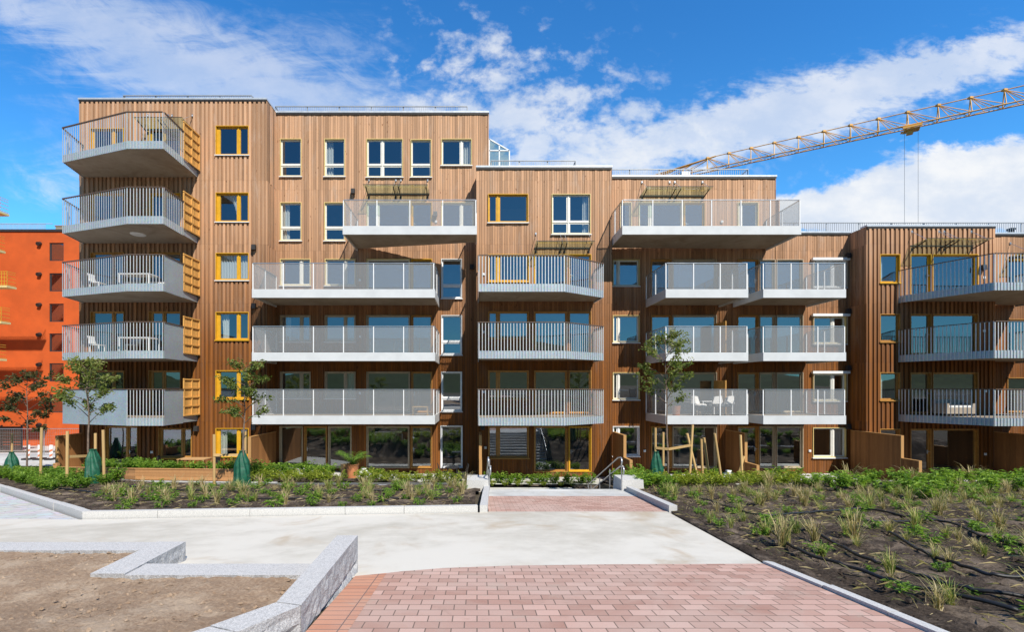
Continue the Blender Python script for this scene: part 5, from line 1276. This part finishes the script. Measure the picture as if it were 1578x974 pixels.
def chair(name, label, x, y, z, rz, m, group, cushion=None):
    t = thing(name, label, 'chair', (x, y, z), rz, group)
    s = MB(); s.box(-.23, .23, -.23, .23, .42, .45); s.build('seat', M[m], t); b = MB(); b.hexa([(-.23, .20, .5), (.23, .20, .5), (.23, .23, .5), (-.23, .23, .5), (-.22, .28, .86), (.22, .28, .86), (.22, .31, .86), (-.22, .31, .86)]); b.build('backrest', M[m], t)
    for sx in (-.2, .2):
        for sy in (-.2, .2):
            l = MB(); l.bar((sx, sy, 0), (sx, sy, .42), .03, .03, (0, 1, 0)); l.build('leg', M[m], t)
        l = MB(); l.bar((sx, .215, .45), (sx, .24, .55), .03, .03, (0, 1, 0)); l.build('back_support', M[m], t)
    if cushion: c = MB(); c.lathe([(.12, .455), (.25, .47), (.26, .52), (.2, .57), (.05, .58)], 20, (0, 0, 0), lambda q, zz: 1 + .06 * math.sin(9 * q)); tag(c.build('fur_throw', M[cushion], t, smooth=True)); c2 = MB(); c2.bar((-.2, .20, .52), (.2, .20, .52), .05, .05); c2.hexa([(-.24, .15, .58), (.24, .15, .58), (.26, .34, .58), (-.26, .34, .58), (-.17, .22, .97), (.15, .22, .93), (.17, .36, .93), (-.19, .36, .97)]); c2.build('fur_back', M[cushion], t)
    return t
def table(name, label, x, y, z, w_, d, h, m, group=None, round_=False):
    t = thing(name, label, 'table', (x, y, z), 0, group); s = MB()
    if round_: s.lathe([(w_ / 2, h - .03), (w_ / 2, h)], 24)
    else: s.box(-w_ / 2, w_ / 2, -d / 2, d / 2, h - .035, h)
    s.build('tabletop', M[m], t)
    for sx in (-1, 1):
        for sy in (-1, 1): l = MB(); k = .32 if round_ else .46; l.bar((sx * w_ * k, sy * d * k, 0), (sx * w_ * k, sy * d * k, h - .036), .035, .035, (0, 1, 0)); l.build('leg', M[m], t)
F2z = FLOOR[2] + .002
for k, (px, rz, lb) in enumerate(((1080, 40, 'left white fur covered chair on the first floor balcony behind the tree'), (1101, 180, 'middle white fur covered chair on the first floor balcony behind the tree'), (1117, 200, 'right white fur covered chair on the first floor balcony behind the tree'))):
    chair('balcony_chair', lb, at(px, 23.7 + .2 * (k % 2)), 23.7 + .2 * (k % 2), F2z, R(rz), 'blackplastic', 'fur covered balcony chairs', 'cushion')
table('balcony_table', 'white table between the fur covered balcony chairs', at(1092, 24.4), 24.4, F2z, .9, .6, .7, 'white')
m = MB(); m.lathe([(.16, 0), (.20, .48), (.21, .5), (.18, .5), (.17, .46)], 20); tag(m.build('flower_pot', M['terra'], loc=(at(1042, 23.3), 23.3, F2z)), 'tall terracotta pot on the balcony just right of the tree trunk', 'pot')
table('stool_table', 'small yellow wooden table at the right end of the pale first floor balcony', at(648, 23.6), 23.6, F2z, .75, .45, .45, 'stake')
table('bistro_table', 'round dark bistro table on the terrace before the narrow white window', at(697, 22.9), 22.9, lower(0, 23) + .04, .7, .7, .72, 'dark', None, True)
chair('bistro_chair', 'dark chair left of the round bistro table', at(684, 23.1), 23.1, lower(0, 23) + .04, R(100), 'dark', 'bistro chairs'); chair('bistro_chair', 'dark chair right of the round bistro table', at(712, 23.0), 23.0, lower(0, 23) + .04, R(-80), 'dark', 'bistro chairs')
table('terrace_table', 'light wooden table on the left terrace before the ochre window', at(300, 22.8), 22.8, lower(-14, 23) + .03, 1.3, .7, .74, 'teak')
chair('garden_chair', 'dark chair at the left side of the wooden terrace table', at(255, 22.9), 22.9, lower(-14, 23) + .03, R(110), 'blackplastic', 'chairs at the terrace table'); chair('garden_chair', 'dark chair at the right side of the wooden terrace table', at(327, 22.9), 22.9, lower(-14, 23) + .03, R(-100), 'blackplastic', 'chairs at the terrace table')
for L, lb in ((4, 'third'), (3, 'second')):
    z = FLOOR[L] + .003
    table('balcony_table', f'white table on the left block balcony of the {lb} floor', at(215, 22.9), 22.9, z, 1.5, .8, .74, 'white', 'white tables on the left balconies')
    for px, rz, s_ in ((150, 95, 'left'), (205, 5, 'middle')): chair('balcony_chair', f'white chair at the {s_} of the {lb} floor left balcony', at(px, 23.2), 23.2, z, R(rz), 'white', 'white chairs on the left balconies')
def lounge(label, x, y, z):
    t = thing('lounge_sofa', label, 'sofa', (x, y, z)); s = MB(); s.box(-.7, .7, -.35, .35, .12, .42); s.box(-.7, .7, .2, .35, .421, .80); s.box(-.7, -.56, -.35, .199, .421, .62); s.box(.56, .7, -.35, .199, .421, .62); s.build('body', M['soffit'], t)
    c = MB(); c.box(-.55, .55, -.33, .19, .422, .52); c.build('cushion', M['sackcloth'], t)
    for sx in (-.62, .62):
        for sy in (-.28, .28): l = MB(); l.box(sx - .03, sx + .03, sy - .03, sy + .03, 0, .119); l.build('leg', M['dark'], t)
lounge('pale rattan sofa on the third floor balcony of the left block', at(248, 23.6), 23.6, FLOOR[4] + .003)
lounge('pale garden sofa on the lowest balcony of the right block', at(1470, 23.3), 23.3, FLOOR[2] + .003)
m = MB(); m.lathe([(.30, -.03), (.33, -.012), (.33, 0)], 24); tag(m.build('ceiling_plate', M['white'], bld, loc=(at(215, 23), 22.9, FLOOR[5] - .301)))

# move the origin of the big Empties from the world centre to the base of what they carry
bpy.context.view_layer.update()
for o in [o for o in sc.objects if o.type == 'EMPTY' and o.parent is None and o.location.length < 1e-6]:
    pts = [v for ch in o.children if ch.type == 'MESH' for v in (Vector(c) + ch.location for c in ch.bound_box)]
    d = Vector(((min(p.x for p in pts) + max(p.x for p in pts)) / 2, (min(p.y for p in pts) + max(p.y for p in pts)) / 2, min(p.z for p in pts)))
    o.location = d
    for ch in o.children: ch.location = ch.location - d
